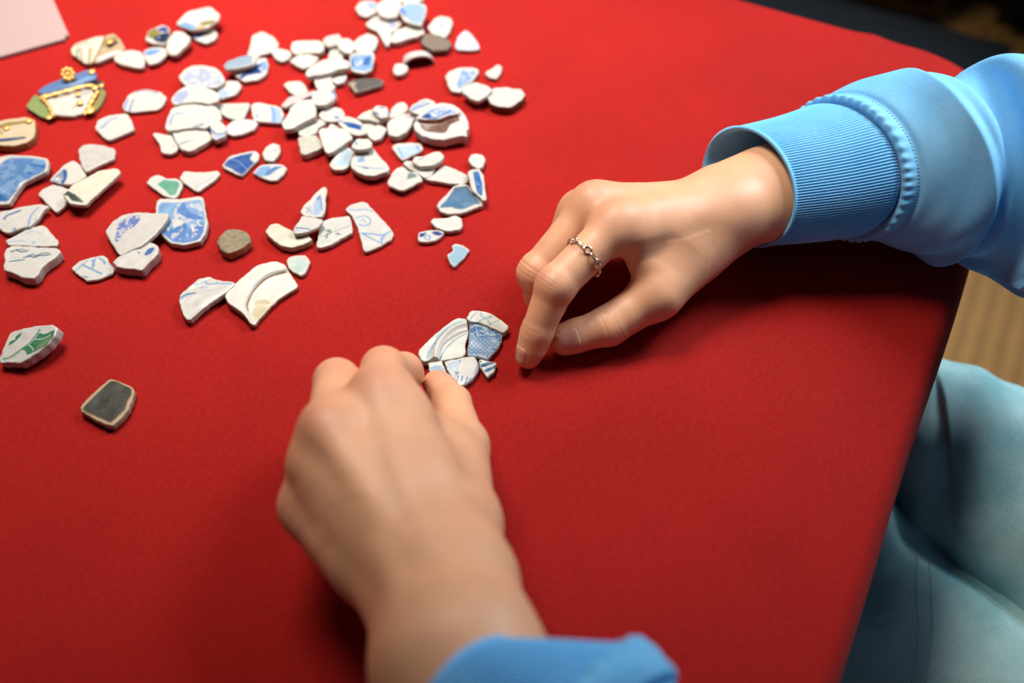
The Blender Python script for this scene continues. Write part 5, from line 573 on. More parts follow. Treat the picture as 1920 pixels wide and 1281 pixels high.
def skin_material():
    m, nt, lk, b = nodes('skin')
    at = N(nt, 'ShaderNodeAttribute', attribute_name='Col'); tc = N(nt, 'ShaderNodeTexCoord')
    n1 = N(nt, 'ShaderNodeTexNoise', Scale=60., Detail=6.); lk.new(tc.outputs['Object'], n1.inputs[0])
    mr = N(nt, 'ShaderNodeMapRange'); lk.new(n1.outputs[0], mr.inputs[0]); mr.inputs['From Min'].default_value = .3; mr.inputs['From Max'].default_value = .7; mr.inputs['To Min'].default_value = .92; mr.inputs['To Max'].default_value = 1.06
    mu = N(nt, 'ShaderNodeVectorMath', operation='SCALE'); lk.new(at.outputs['Color'], mu.inputs[0]); lk.new(mr.outputs[0], mu.inputs['Scale']); lk.new(mu.outputs[0], b.inputs['Base Color'])
    b.inputs['Roughness'].default_value = .48; b.inputs['Specular IOR Level'].default_value = .45
    b.inputs['Subsurface Weight'].default_value = .12; b.inputs['Subsurface Radius'].default_value = (1, .3, .15); b.inputs['Subsurface Scale'].default_value = .004
    vo = N(nt, 'ShaderNodeTexVoronoi', Scale=1700.); lk.new(tc.outputs['Object'], vo.inputs[0])
    n2 = N(nt, 'ShaderNodeTexNoise', Scale=350., Detail=4.); lk.new(tc.outputs['Object'], n2.inputs[0])
    sm = N(nt, 'ShaderNodeMath', operation='ADD'); lk.new(vo.outputs[0], sm.inputs[0]); lk.new(n2.outputs[0], sm.inputs[1])
    bp = N(nt, 'ShaderNodeBump', Strength=.10, Distance=.0003); lk.new(sm.outputs[0], bp.inputs['Height']); lk.new(bp.outputs[0], b.inputs['Normal'])
    return m
SKIN = skin_material()
NAIL = simple('fingernail', (206, 146, 122), .25, .05, 90)
NAILTIP = simple('fingernail_tip', (224, 190, 166), .3, .03, 90)
H_ = {k: [A3(p) for p in v] for k, v in HAND.items()}
def wrinkle(V, Nn, joint, axis, dors, offs, wd, depth, rad):
    q = V-joint; s = q@axis; r = np.linalg.norm(q-s[:, None]*axis, axis=1); m_ = (r < rad*1.5)*ss((Nn@dors-.05)/.5)
    d = sum(a*np.exp(-((s-o)/wd)**2) for o, a in offs); return -depth*m_*d
def paint(V, spots, base=SKIN0, red=SKIN1):
    a = np.zeros(len(V))
    for p, r, k in spots: a = np.maximum(a, k*np.exp(-(np.linalg.norm(V-p, axis=1)/r)**2))
    n = vnoise(V[:, :2]+V[:, 2:]*1.7, .9, 3)-.5
    a = np.clip(a+.12*n, 0, 1)[:, None]; return base*(1-a)+red*a
person = empty('person', (.22, .02, 0)); tag(person, 'person in a pale blue sweatshirt and light jeans fitting shards together with both hands', 'person')
# ---- right hand (ring on its index finger)
wr, f1, f2, f3 = H_['R_wrist']; I, M_, R_, K_ = (H_['R_'+k] for k in ('index', 'middle', 'ring', 'pinky')); TH = H_['R_thumb']
acr = nrmd(K_[0]-I[0]); fwd = nrmd((I[0]+K_[0])/2-wr); dor = nrmd(np.cross(fwd, acr)); dor = dor if dor[2] > 0 else -dor
acr = nrmd(np.cross(dor, fwd)); acr = acr if acr@(K_[0]-I[0]) > 0 else -acr
arm_n = nrmd(np.array([0, -.25, 1.])); arm_a = nrmd(f1-wr)
palm = [(f3, f2, 2.5, 2.4, arm_n, .82), (f2, f1, 2.4, 2.32, arm_n, .84), (f1, wr, 2.32, 2.3, arm_n, .78)]
wk = [wr-acr*.75, wr-acr*.3, wr+acr*.4, wr+acr*1.1]
for a, q, r1 in zip(wk, (I[0], M_[0], R_[0], K_[0]), (.98, .98, .92, .88)):
    palm.append((a-dor*.35, q-dor*.25, 1.35, r1))
mid = (I[0]+M_[0]+R_[0]+K_[0])/4
palm.append((wr-dor*.6, mid-dor*1.0-fwd*.6, 1.5, 1.2))
palm.append((wr-acr*.7-dor*.3, TH[0], 1.1, 1.25)); palm.append((TH[0], TH[1], 1.25, 1.12))
palm.append((TH[0]*.5+wr*.5-dor*.6, TH[1]+dor*.1, 1.2, .9))
palm.append((TH[0]*.45+I[0]*.55+fwd*-.9-dor*.5, TH[1]*.6+I[0]*.4-dor*.2+fwd*-.8, 1.0, .62))   # web between thumb and index
palm.append((I[0]-dor*.7+fwd*-.9, I[0]*.62+TH[1]*.38-dor*.35-fwd*.35, .8, .45))
bumps = [(I[0]+dor*.12, I[0]+dor*.16-fwd*.25, .92, .88), (M_[0]+dor*.1, M_[0]+dor*.12-fwd*.2, .9, .86), (R_[0], R_[0]-fwd*.2, .86, .84),
         (wr+acr*1.35+dor*.75+arm_a*.7, wr+acr*1.3+dor*.72+arm_a*1.0, .85, .8)]
for q, k in ((I, .3), (M_, .3)): bumps.append((q[0]+dor*.42-fwd*.3, wr-acr*.4+dor*.55, .5, .38))
fr = [finger(I, (1.0, .94, .76, .62)), finger(M_, (.95, .9, .76, .66)), finger(R_, (.9, .86, .72, .62)), finger(K_, (.8, .76, .6)), finger(TH[1:], (1.12, .99, .76))]
fr[4].append((TH[2]*.25+TH[3]*.75, TH[3], .84, .76))
fr[0].append((I[1]-.02, I[1]+.02, .95, .95)); fr[0].append((I[2], I[2]*.4+I[3]*.6, .72, .69)); fr[1].append((M_[1]-.02, M_[1]+.02, .96, .96))
allp = np.vstack([I, M_, R_, K_, TH, [wr, f1, f2]])
RF = hand_field(allp.min(0)-[1.4, 3.4, 1.1], np.array([f2[0]+1.5, allp.max(0)[1]+3.2, allp.max(0)[2]+3.2]), .085, palm, fr, bumps)
RF.D = np.maximum(RF.D, (RF.lo[0]*0+ (RF.ax[0][:, None, None]-(f2[0]+.9))))      # plain end of the forearm inside the sleeve
V, Q = surface_nets(RF); Nn = RF.grad(V)
disp = np.zeros(len(V))
ax1 = nrmd(I[2]-I[0]); d1 = nrmd(dor-ax1*(dor@ax1)); d1 = nrmd(d1+np.array([-.35, -.2, 0]))
disp += wrinkle(V, Nn, I[1], nrmd(I[2]-I[0]), d1, ((-.34, .7), (-.16, 1), (.03, 1), (.22, .9), (.4, .5)), .07, .035, 1.)
disp += wrinkle(V, Nn, I[2], nrmd(I[3]-I[1]), d1, ((-.16, .8), (0, 1), (.15, .8)), .06, .028, .8)
disp += wrinkle(V, Nn, M_[1], nrmd(M_[2]-M_[0]), d1, ((-.2, 1), (0, 1), (.2, .8)), .07, .03, 1.)
tax = nrmd(TH[3]-TH[1]); tdo = nrmd(np.array([.25, -.75, .75])-tax*(np.array([.25, -.75, .75])@tax))
disp += wrinkle(V, Nn, TH[2], tax, tdo, ((-.3, .7), (-.12, 1), (.06, 1), (.25, .8)), .07, .032, 1.)
for s_ in range(4):                          # fold lines in the web of the thumb
    a = I[0]*.45+TH[1]*.55-fwd*(.6+.14*s_)+dor*.2; q = V-a; u_ = nrmd(TH[1]-I[0]); lx = nrmd(fwd+.7*u_)
    s1 = q@nrmd(np.cross(lx, dor)); l1 = q@lx
    disp -= .035*np.exp(-((s1+.05*l1*l1)/.06)**2)*np.exp(-(l1/.7)**2)*ss((Nn@dor-.1)/.5)*(np.linalg.norm(q, axis=1) < 1.6)
V = V+Nn*disp[:, None]
spots = [(I[0]+dor, 1.0, .5), (M_[0]+dor, 1.1, .55), (I[1]+d1*.8, .8, .5), (M_[1], 1.1, .5), (I[3], .9, .6), (TH[3], 1.1, .5), (TH[2], .8, .3), (I[2], .8, .35), (R_[0]+dor, 1., .45)]
colR = paint(V, spots)
def verts_m(V): return np.column_stack([V[:, 0]/100, V[:, 1]/100, TZ+V[:, 2]/100])
def nail_patch(Fd, tip, axis, dors, length, half, back, R0, name, parent):
    side = nrmd(np.cross(axis, dors)); nu, nv = 13, 15; P = []; rim = []
    for j in range(nv):
        for i in range(nu):
            a = (i/(nu-1)-.5)*2; l = j/(nv-1)
            # rounded base and tip outline
            wx = half*(1-.10*(1-l))*math.sqrt(max(0, 1-max(0, (.25-l)/.25)**2*.75))*math.sqrt(max(0, 1-max(0, (l-.72)/.28)**2*.7))
            an = a*wx/R0; P.append(tip+axis*(l*length-back)+(side*math.sin(an)+dors*math.cos(an))*R0*1.15); rim.append(max(abs(a)**6, (1-l)**10, 0))
    P = np.array(P); rim = np.array(rim)
    for _ in range(25): P = P-Fd.grad(P)*np.clip(Fd.sample(P), -.1, .1)[:, None]
    over = np.clip(np.array([j/(nv-1) for j in range(nv) for i in range(nu)])-.86, 0, 1)
    P = P+Fd.grad(P)*(.035*(1-rim)-.012)[:, None]+dors*over[:, None]*.02
    F = [(j*nu+i, j*nu+i+1, (j+1)*nu+i+1, (j+1)*nu+i) for j in range(nv-1) for i in range(nu-1)]
    me = mesh(name, verts_m(P), F); me.materials.append(NAIL); me.materials.append(NAILTIP)
    mi = [1 if j >= nv-2 else 0 for j in range(nv-1) for i in range(nu-1)]; me.polygons.foreach_set('material_index', mi)
    o = link(name, me, None, parent); md = o.modifiers.new('thickness', 'SOLIDIFY'); md.thickness = .0003; md.offset = 0
    return o
# ---- left hand (pressing a shard under the thumb)
wl, g1, g2 = H_['L_wrist']; LI, LM, LR, LK = (H_['L_'+k] for k in ('index', 'middle', 'ring', 'pinky')); LT = H_['L_thumb']
fw2 = nrmd((LI[0]+LK[0])/2-wl); ac2 = nrmd(LK[0]-LI[0]); do2 = np.cross(fw2, ac2); do2 = nrmd(do2 if do2[2] > 0 else -do2)
ac2 = np.cross(do2, fw2); ac2 = nrmd(ac2 if ac2@(LK[0]-LI[0]) > 0 else -ac2)
an2 = nrmd(do2*.6+np.array([0, -.1, 1])*.4); aa2 = nrmd(wl-g1)
palm2 = [(g2, g1, 2.8, 2.62, an2, .82), (g1, wl, 2.62, 2.4, an2, .76)]
wk2 = [wl-ac2*1.0, wl-ac2*.45, wl+ac2*.45, wl+ac2*1.25]
for a, q, r1 in zip(wk2, (LI[0], LM[0], LR[0], LK[0]), (1.0, 1.0, .95, .92)):
    palm2.append((a-do2*.35, q-do2*.25, 1.4, r1))
    palm2.append((a*.5+q*.5-do2*.45, q-do2*.3, 1.15, .95))
palm2.append((wl-do2*.6, (LI[0]+LM[0]+LR[0]+LK[0])/4-do2*1.1-fw2*.8, 1.6, 1.3))
palm2.append(((LI[0]+LM[0])/2-do2*.4-fw2*.2, LM[0]-do2*.4, .95, .95))
palm2.append((wl-ac2*.9-do2*.5, LT[0], 1.15, 1.4)); palm2.append((LT[0], LT[1], 1.4, 1.12))
palm2.append((LT[0]*.6+LI[0]*.4-do2*.6, LI[0]*.45+LT[1]*.55-do2*.5-fw2*1.4, 1.25, .75))
palm2.append((LI[0]-do2*.6-fw2*1.2, LI[0]*.55+LT[1]*.45-do2*.8-fw2*.7, .9, .6))
bumps2 = [(LI[0]+do2*.08, LI[0]+do2*.1-fw2*.25, .98, .93), (LM[0]+do2*.1, LM[0]+do2*.12-fw2*.25, .98, .93), (LR[0]+do2*.05, LR[0]+do2*.06-fw2*.25, .94, .9), (LK[0]+do2*.05, LK[0]+do2*.05-fw2*.2, .92, .88),
          (wl+ac2*1.5+do2*.5-fw2*1.2, wl+ac2*1.45+do2*.5-fw2*1.5, .9, .8)]
for q, wq in ((LI, -.5), (LM, 0.), (LR, .4)): bumps2.append((q[0]+do2*.56-fw2*.3, wl+ac2*wq+do2*.86, .46, .36))
bumps2.append((LR[0]*.6+LK[0]*.4+do2*.5-fw2*1.0, wl+ac2*.9+do2*.75+fw2*1.5, .3, .3)); bumps2.append((wl+ac2*.5+do2*1.0+fw2*2.2, g1+do2*1.25, .28, .3))
fl = [finger(LI, (1.0, .96, .8, .68)), finger(LM, (1.02, .98, .82, .7)), finger(LR, (.98, .92, .76, .66)), finger(LK, (.9, .82, .66)), finger(LT[1:], (1.1, .88, .60))]
fl[4].append((LT[2]*.4+LT[3]*.6, LT[3], .76, .62)); fl[0].append((LI[2], LI[2]*.4+LI[3]*.6, .8, .76))
allp2 = np.vstack([LI, LM, LR, LK, LT, [wl, g1]])
LF = hand_field(np.array([allp2.min(0)[0]-2.4, g2[1]-.6, .05]), allp2.max(0)+[3.2, 2.2, 3.0], .11, palm2, fl, bumps2)
LF.D = np.maximum(LF.D, (g2[1]+.2)-LF.ax[1][None, :, None])
V2, Q2 = surface_nets(LF); N2 = LF.grad(V2)
sp2 = [(LI[0]+do2, 1.2, .55), (LM[0]+do2, 1.3, .6), (LR[0]+do2, 1.2, .55), (LK[0]+do2, 1.2, .5), (LI[1]+np.array([0, 0, .9]), 1.0, .5), (LM[1]+np.array([0, 0, .9]), 1.1, .5), (LI[2], 1.1, .5), (LI[3], .9, .6), (LT[3], 1.1, .6), (LT[2], .9, .35), (LT[1], 1.2, .25)]
colL = paint(V2, sp2)
# arms carry on inside the sleeves to the shoulders: extruded rings welded to each hand's open end are not needed, the forearms end inside the cloth
# head and neck (outside the picture, for views from the side)
hc = np.array([21.5, -1.2, 42.]); hf = nrmd(np.array([-.62, .52, -.58])); hs = nrmd(np.cross(hf, [0, 0, 1])); hu = np.cross(hs, hf)
hp = lambda f, s_, u_: hc+hf*f+hs*s_+hu*u_
HF = Field(hc-[14, 14, 21], hc+[13, 13, 13], .32); HF.D[:] = 9
def hadd(prims, k): add(HF, HF.D, prims, k, 3.)
hadd([(hp(-2.2, 0, 2.2), hp(1.2, 0, 2.4), 7.4, 7.0), (hp(4.4, 0, -6.), hp(1.5, 0, -1), 2.6, 5.6), (hp(2.2, 3.2, -4.5), hp(0, 4.2, -1), 2.2, 2.8), (hp(2.2, -3.2, -4.5), hp(0, -4.2, -1), 2.2, 2.8), (hp(-2.6, 0, -4), np.array([24.4, -2.4, 24.]), 5., 5.6)], 2.)
hadd([(hp(7.6, 0, -.2), hp(8.7, 0, -2.6), .6, 1.0), (hp(7.6, -.9, -2.9), hp(7.6, .9, -2.9), .7, .7), (hp(7.0, 1.8, .9), hp(6.4, 4.6, .8), .8, .8), (hp(7.0, -1.8, .9), hp(6.4, -4.6, .8), .8, .8), (hp(7.1, -1.5, -4.7), hp(7.1, 1.5, -4.7), .55, .55), (hp(6.9, -1.2, -5.4), hp(6.9, 1.2, -5.4), .6, .6)]
     + [(hp(-1, sg*7.2, 1), hp(-1.2, sg*7.4, -2), 1.1, .7) for sg in (-1, 1)], .8)
for sg in (-1, 1):
    c_ = hp(7.9, sg*3.1, -.6); X3 = HF.xyz((slice(None),)*3); HF.D = -smin(-HF.D, np.sqrt((X3[0]-c_[0])**2+(X3[1]-c_[1])**2+(X3[2]-c_[2])**2)-1.3, .6)
    c_ = hp(6.3, sg*3.1, -.6); hadd([(c_, c_+hs*.01, 1.12, 1.12)], .15)
V3, Q3 = surface_nets(HF); col3 = paint(V3, [(hp(7.4, 0, -5), 1.4, .9), (hp(5.5, 4, -3), 2.5, .3), (hp(5.5, -4, -3), 2.5, .3)])
VA = np.vstack([V, V2, V3]); QA = [Q, Q2+len(V), Q3+len(V)+len(V2)]; CA = np.vstack([colR, colL, col3])
def near(p): return int(np.argmin(np.linalg.norm(VA-np.array(p), axis=1)))
def inner_limb(a, pts, rad, b_):             # the arm inside the sleeve, grown from the forearm to the neck
    global VA, CA
    P_ = catmull([VA[a]]+[np.array(p, float) for p in pts]+[VA[b_]], 24); R_i = np.interp(np.linspace(0, 1, 24), np.linspace(0, 1, len(rad)), rad); n0 = len(VA); rings = []
    for i in range(1, 23):
        tn = nrmd(P_[i+1]-P_[i-1]); s1 = nrmd(np.cross(tn, [.1, .2, 1])); s2 = np.cross(tn, s1)
        rings += [P_[i]+(s1*math.cos(j*math.pi/8)+s2*math.sin(j*math.pi/8))*R_i[i] for j in range(16)]
    VA = np.vstack([VA, rings]); CA = np.vstack([CA, np.tile(SKIN0, (len(rings), 1))])
    q = [(n0+i*16+j, n0+i*16+(j+1) % 16, n0+i*16+16+(j+1) % 16, n0+i*16+16+j) for i in range(21) for j in range(16)]
    for j in range(0, 16, 2):                # close both ends onto a vertex of the hand and of the neck
        q += [(a, n0+j+2 if j < 14 else n0, n0+j+1, n0+j), (b_, n0+21*16+j, n0+21*16+j+1, n0+21*16+(j+2 if j < 14 else 0))]
    QA.append(np.array(q))
inner_limb(near((f2[0]+.9, f2[1], f2[2])), [(26.30,37.14,5.90), (29.38,36.38,6.00), (35, 24, 13), (33, 12, 20), (28, 2, 19)], [2.2, 3.2, 3.6, 4, 4.2, 4, 3], near((24.4, -2.4, 18.6)))
inner_limb(near((g2[0], g2[1]+.2, g2[2])), [(2.22,8.29,7.60), (9, 1, 6.2), (13.5, -4, 6.4), (16, -10, 13), (19, -12, 18)], [2.2, 2.6, 3.2, 3.6, 4, 4, 3], near((24.4, -2.4, 18.6)))
body = link('body', npmesh('body', verts_m(VA), np.vstack(QA)), SKIN, person)
setcol(body.data, 'Col', CA)
HR = Field(hc-[14, 14, 16], hc+[12, 12, 13], .36)
add(HR, HR.D, [(hp(-2.6, 0, 3.0), hp(.6, 0, 3.6), 7.9, 7.3), (hp(-4.6, 0, 2), hp(-4.8, 0, -6), 6.2, 4.6), (hp(-1.5, 5.6, 1), hp(-1.8, 5.6, -6), 2.4, 1.8), (hp(-1.5, -5.6, 1), hp(-1.8, -5.6, -6), 2.4, 1.8)], 1.5, 3.)
X3 = HR.xyz((slice(None),)*3); HR.D = np.maximum(HR.D, (X3[0]-hc[0])*hf[0]+(X3[1]-hc[1])*hf[1]+(X3[2]-hc[2])*hf[2]-3.4+.45*np.maximum(0, 5.5-((X3[0]-hc[0])*hu[0]+(X3[1]-hc[1])*hu[1]+(X3[2]-hc[2])*hu[2])))
V4, Q4 = surface_nets(HR)
hair = link('hair', npmesh('hair', verts_m(V4), Q4), simple('dark_brown_hair', (44, 30, 22), .45, .4, 160, .6), person); hair.matrix_parent_inverse = person.matrix_basis.inverted()
nail_patch(RF, I[3], nrmd(I[3]-I[2]), nrmd(np.array([-.82, -.5, .25])), 1.08, .42, .72, .62, 'fingernail', body)
nail_patch(RF, TH[3], nrmd(TH[3]-TH[2]), nrmd(np.array([-.1, -.72, .72])), 1.06, .52, .74, .76, 'fingernail', body)
nail_patch(LF, LT[3], nrmd(LT[3]-LT[2]), nrmd(np.array([.85, .15, .45])), 1.1, .48, .66, .66, 'fingernail', body)
for ob in (body,): ob.matrix_parent_inverse = person.matrix_basis.inverted()

# ------------------------------------------------------------------ clothes
def fabric(name, c0, c1, rough, twill, bump, sheen=.25, tw=.32):
    m, nt, lk, b = nodes(name)
    tc = N(nt, 'ShaderNodeTexCoord'); n1 = N(nt, 'ShaderNodeTexNoise', Scale=22., Detail=7.); lk.new(tc.outputs['Object'], n1.inputs[0])
    n2 = N(nt, 'ShaderNodeTexNoise', Scale=700., Detail=3.); lk.new(tc.outputs['Object'], n2.inputs[0])
    wv = N(nt, 'ShaderNodeTexWave', Scale=twill, Distortion=1.2, Detail=1.); wv.bands_direction = 'DIAGONAL'; lk.new(tc.outputs['Object'], wv.inputs[0])
    a = N(nt, 'ShaderNodeMath', operation='MULTIPLY_ADD'); lk.new(wv.outputs[1], a.inputs[0]); a.inputs[1].default_value = tw; lk.new(n1.outputs[0], a.inputs[2])
    a2 = N(nt, 'ShaderNodeMath', operation='MULTIPLY_ADD'); lk.new(n2.outputs[0], a2.inputs[0]); a2.inputs[1].default_value = .3; lk.new(a.outputs[0], a2.inputs[2])
    mr = N(nt, 'ShaderNodeMapRange'); lk.new(a2.outputs[0], mr.inputs[0]); mr.inputs['From Min'].default_value = .5; mr.inputs['From Max'].default_value = 1.0
    mx = N(nt, 'ShaderNodeMix', data_type='RGBA'); mx.inputs[6].default_value = (*lin(c0), 1); mx.inputs[7].default_value = (*lin(c1), 1); lk.new(mr.outputs[0], mx.inputs[0]); lk.new(mx.outputs[2], b.inputs['Base Color'])
    b.inputs['Roughness'].default_value = rough; b.inputs['Sheen Weight'].default_value = sheen; b.inputs['Specular IOR Level'].default_value = .15
    bp = N(nt, 'ShaderNodeBump', Strength=bump, Distance=.0008); lk.new(a2.outputs[0], bp.inputs['Height']); lk.new(bp.outputs[0], b.inputs['Normal'])
    return m
FLEECE = fabric('blue_sweatshirt_fleece', (98, 176, 226), (144, 206, 244), .9, 900, .2, .08, .12)
RIB = fabric('blue_rib_knit', (100, 176, 228), (144, 206, 246), .85, 300, .1, .08, .05)
DENIM = fabric('washed_denim', (104, 166, 174), (200, 234, 230), .85, 420, .4, .05, .26)
THREAD = simple('pale_blue_thread', (150, 200, 236), .7)
THREAD2 = simple('ochre_thread', (150, 134, 100), .7)
def loft(secs, na, ns, disp=None, cap=(False, False)):
    S_ = np.array([np.concatenate([np.array(c_, float), np.array(u_, float), np.array(v_, float)]) for c_, u_, v_ in secs])
    R = catmull(S_, ns); th = np.linspace(0, 2*math.pi, na, endpoint=False); sI = np.linspace(0, len(secs)-1, ns)
    P = R[:, None, :3]+np.cos(th)[None, :, None]*R[:, None, 3:6]+np.sin(th)[None, :, None]*R[:, None, 6:9]
    idx = np.arange(ns*na).reshape(ns, na)
    def normals(P):
        a = np.roll(P, -1, 1)-np.roll(P, 1, 1); b_ = np.gradient(P, axis=0); n_ = np.cross(a, b_); n_ /= np.maximum(np.linalg.norm(n_, axis=2), 1e-6)[..., None]
        o_ = np.sign(np.sum(n_*(P-R[:, None, :3]), axis=(1, 2)).sum()); return n_*o_, o_
    n_, o_ = normals(P)
    if disp is not None: P = P+n_*disp(np.broadcast_to(sI[:, None], (ns, na)), np.broadcast_to(th[None], (ns, na)), P, n_)[..., None]
    A, B = idx[:-1], idx[1:]; Q = np.stack([A, np.roll(A, -1, 1), np.roll(B, -1, 1), B], -1).reshape(-1, 4)
    if o_ < 0: Q = Q[:, ::-1]
    return P.reshape(-1, 3), Q, P
def foldfn(P, folds):
    """soft ridges (+) and grooves (-) along 3-D lines; 'step' folds lap one side over the other"""
    shp = P.shape[:2]; X = P.reshape(-1, 3); d = np.zeros(len(X))
    for amp, wd, pts, *st_ in folds:
        L = catmull(pts, 5*len(pts)) if len(pts) > 2 else np.array(pts, float); best = np.full(len(X), 1e9); tt = np.zeros(len(X)); sd = np.zeros(len(X))
        for k, (a, b_) in enumerate(zip(L[:-1], L[1:])):
            e = b_-a; t = np.clip(((X-a)@e)/max(e@e, 1e-9), 0, 1); r = np.linalg.norm(X-a-t[:, None]*e, axis=1); m_ = r < best; best = np.where(m_, r, best); tt = np.where(m_, (k+t)/(len(L)-1), tt)
            if st_: sd = np.where(m_, (e[0]*(X[:, 1]-a[1])-e[1]*(X[:, 0]-a[0]))/np.hypot(e[0], e[1]), sd)
        if st_: d += amp*ss(.5+sd*st_[0]/.3)*np.exp(-(best/wd)**2)*ss(tt/.22)*ss((1-tt)/.15); continue
        d += amp*np.exp(-(best/wd)**2)*ss(tt/.12)*ss((1-tt)/.12)
    return d.reshape(shp)
def attach(o, par, root=person):
    o.parent = par; o.matrix_parent_inverse = root.matrix_basis.inverted() if par is root else Matrix.Identity(4)
    return o
X_ = lambda p, *q: (np.array(p), *[np.array(v, float) for v in q])
# right sleeve
lip = X_((12.18,38.77,3.90), (-1.5, 3.3, 0), (.8, 0, 2.8)); midc = X_((14.65,39.01,4.20), (-1.6, 3.5, 0), (.9, 0, 3.0)); seam = X_((16.87,39.41,4.50), (-1.72, 3.75, 0), (.95, 0, 3.2))
def rib_disp(n_ribs, s_end):
    def f(s, th, P, n_):
        return .035*np.cos(th*n_ribs)*ss((s-.03)/.1) + .10*np.exp(-(s/.07)**2) + .05*np.sin(3*th+1)*s/s_end - .12*np.exp(-((s-s_end)/.12)**2)
    return f
Vc, Qc, _ = loft([lip, midc, seam], 1152, 60, rib_disp(144, 2.))
elb = np.array((29.38,36.38,6.00))
secs = [seam, X_((17.66,39.47,4.70), (-1.8, 4.1, 0), (1., 0, 3.5)), X_((18.96,39.50,5.00), (-1.7, 4.55, 0), (1., 0, 3.9)), X_((21.09,39.11,5.30), (-1.4, 5.0, 0), (.8, 0, 4.35)),
        X_((22.67,38.56,5.00), (-.9, 4.7, 0), (.4, 0, 4.1)), X_((24.13,37.96,5.70), (-.4, 6.0, 0), (.2, 0, 5.3)), X_((26.30,37.14,5.90), (1.2, 5.9, 0), (0, 0, 5.3)),
        X_(elb, (4.4, 4.2, 0), (0, .3, 5.2)), X_(elb+[2., -6, 3.], (6, .6, 0), (0, 3, 5)), X_((35, 22, 15), (6.3, 0, 0), (0, 3.4, 5.4)), X_((33, 12, 22), (6.8, 0, 0), (0, 4, 5.6)), X_((28, 6, 22), (4, 0, -4), (0, 5, 2))]
FR = [(-.10, .3, [(17.02,36.71,8.60), (18.03,36.70,9.40)]), (-.08, .25, [(17.22,37.83,8.80), (17.91,38.07,9.40)]), (-.35, .7, [(18.04,34.29,8.60), (17.84,33.47,7.40), (18.12,33.30,5.50)])]
def saw(x, rise, fall, back):                # cloth lapping over: slow rise, sharp drop, slow recovery
    return np.where(x < 0, np.exp(np.minimum(x, 0)/rise), np.exp(-(x/fall)**2)*1.5-.5*np.exp(-np.maximum(x, 0)/back))
def sl_disp(s, th, P, n_):
    d = foldfn(P, FR)
    cw = lambda a0, a1: ss((np.degrees(th)-a0)/35)*ss((a1-np.degrees(th))/35)
    d = d+.42*saw(s-(2.45+.8*ss((np.degrees(th)-70)/150)), .55, .13, .5)*cw(35, 265)
    d = d-.55*np.exp(-((s-(4.45+.35*np.cos(th*1.5)))/.33)**2)*cw(20, 250) + .65*saw(-(s-(5.75-.5*ss((np.degrees(th)-110)/90))), .5, .14, .5)*cw(70, 230)
    d = d+.18*np.sin(s*5.2+th*2.2)*ss(s-2)*cw(90, 260)
    pk = np.exp(-((s-.42)/.28)**2); d = d+pk*(.2+.05*np.cos(th*46+1.5*np.sin(th*5))) - .10*np.exp(-((s-.92)/.16)**2)
    d = d+.05*np.sin(th*5+s*2.2)*ss(s-1)+.07*np.sin(th*3-s*1.7+1)*ss((s-1.5))
    return d*ss((s+.05)/.2)-.22*np.exp(-(s/.14)**2)
Vs, Qs, Pg = loft(secs, 420, 260, sl_disp)
# left sleeve
lip2 = X_((-0.90,10.28,8.20), (1.65, 1.75, 0), (-.9, .6, 2.6)); mid2 = X_((0.48,9.90,8.20), (1.9, 2.1, 0), (-.7, .5, 3.0)); seam2 = X_((1.89,9.46,8.10), (2.2, 2.6, 0), (-.5, .3, 3.2))
Vd, Qd, _ = loft([lip2, mid2, seam2], 720, 50, rib_disp(120, 2.))
secs2 = [seam2, X_((2.27,9.21,8.00), (2.5, 2.9, 0), (-.4, .3, 3.4)), X_((2.66,8.69,7.80), (2.6, 2.75, 0), (-.3, .3, 3.5)), X_((2.98,7.45,7.40), (2.7, 2.9, 0), (-.3, 0, 3.8)),
         X_((9, 1, 6.2), (3.6, 3.2, 0), (0, 0, 4.5)), X_((13.5, -4, 6.), (5., 2.2, 0), (0, -.5, 5)), X_((15.5, -9, 12.), (5.4, 1, 0), (0, 4., 3.)), X_((17.5, -15, 19), (6, 0, 0), (0, 4.2, 4.2)), X_((19, -13, 22), (4, 3, -2), (0, 4, 3))]
def sl2_disp(s, th, P, n_): return (np.exp(-((s-.4)/.3)**2)*(.2+.08*np.cos(th*30)) + .12*np.sin(th*4+s*2.5)*ss(s))*ss((s+.05)/.2)-.22*np.exp(-(s/.14)**2)
Vl, Ql, _ = loft(secs2, 240, 130, sl2_disp)
# torso
tc_ = np.array([26.5, -3.5]); fx = np.array([-.888, .46, 0]); sh = np.array([.46, .888, 0])
tor = [X_((*(tc_+[3, -1.5]), -30), sh*18, fx*13), X_((*(tc_+[2, -1]), -18), sh*17.5, fx*12.5), X_((*(tc_+[1, -.5]), -4), sh*17, fx*11.5), X_((*tc_, 10), sh*18, fx*11), X_((*(tc_-[1, -.5]), 20), sh*17.5, fx*9.5), X_((*(tc_-[1.5, -.8]), 26), sh*11, fx*7.5), X_((*(tc_-[2, -1]), 28.5), sh*6.5, fx*6.3)]
Vt, Qt, _ = loft(tor, 160, 90, lambda s, th, P, n_: .5*np.sin(s*4+th*3)*np.sin(th*2+s)+.3*np.sin(s*9+2*th))
nks = np.cumsum([0, len(Vs), len(Vl), len(Vt)])
shirt = link('sweatshirt', npmesh('sweatshirt', verts_m(np.vstack([Vs, Vl, Vt])), np.vstack([Qs, Ql+nks[1], Qt+nks[2]])), FLEECE); attach(shirt, person)
for nm, VV, QQ in (('cuff', Vc, Qc), ('cuff', Vd, Qd)):
    o = link(nm, npmesh(nm, verts_m(VV), QQ), RIB); attach(o, shirt); md = o.modifiers.new('thickness', 'SOLIDIFY'); md.thickness = .0018; md.offset = -1
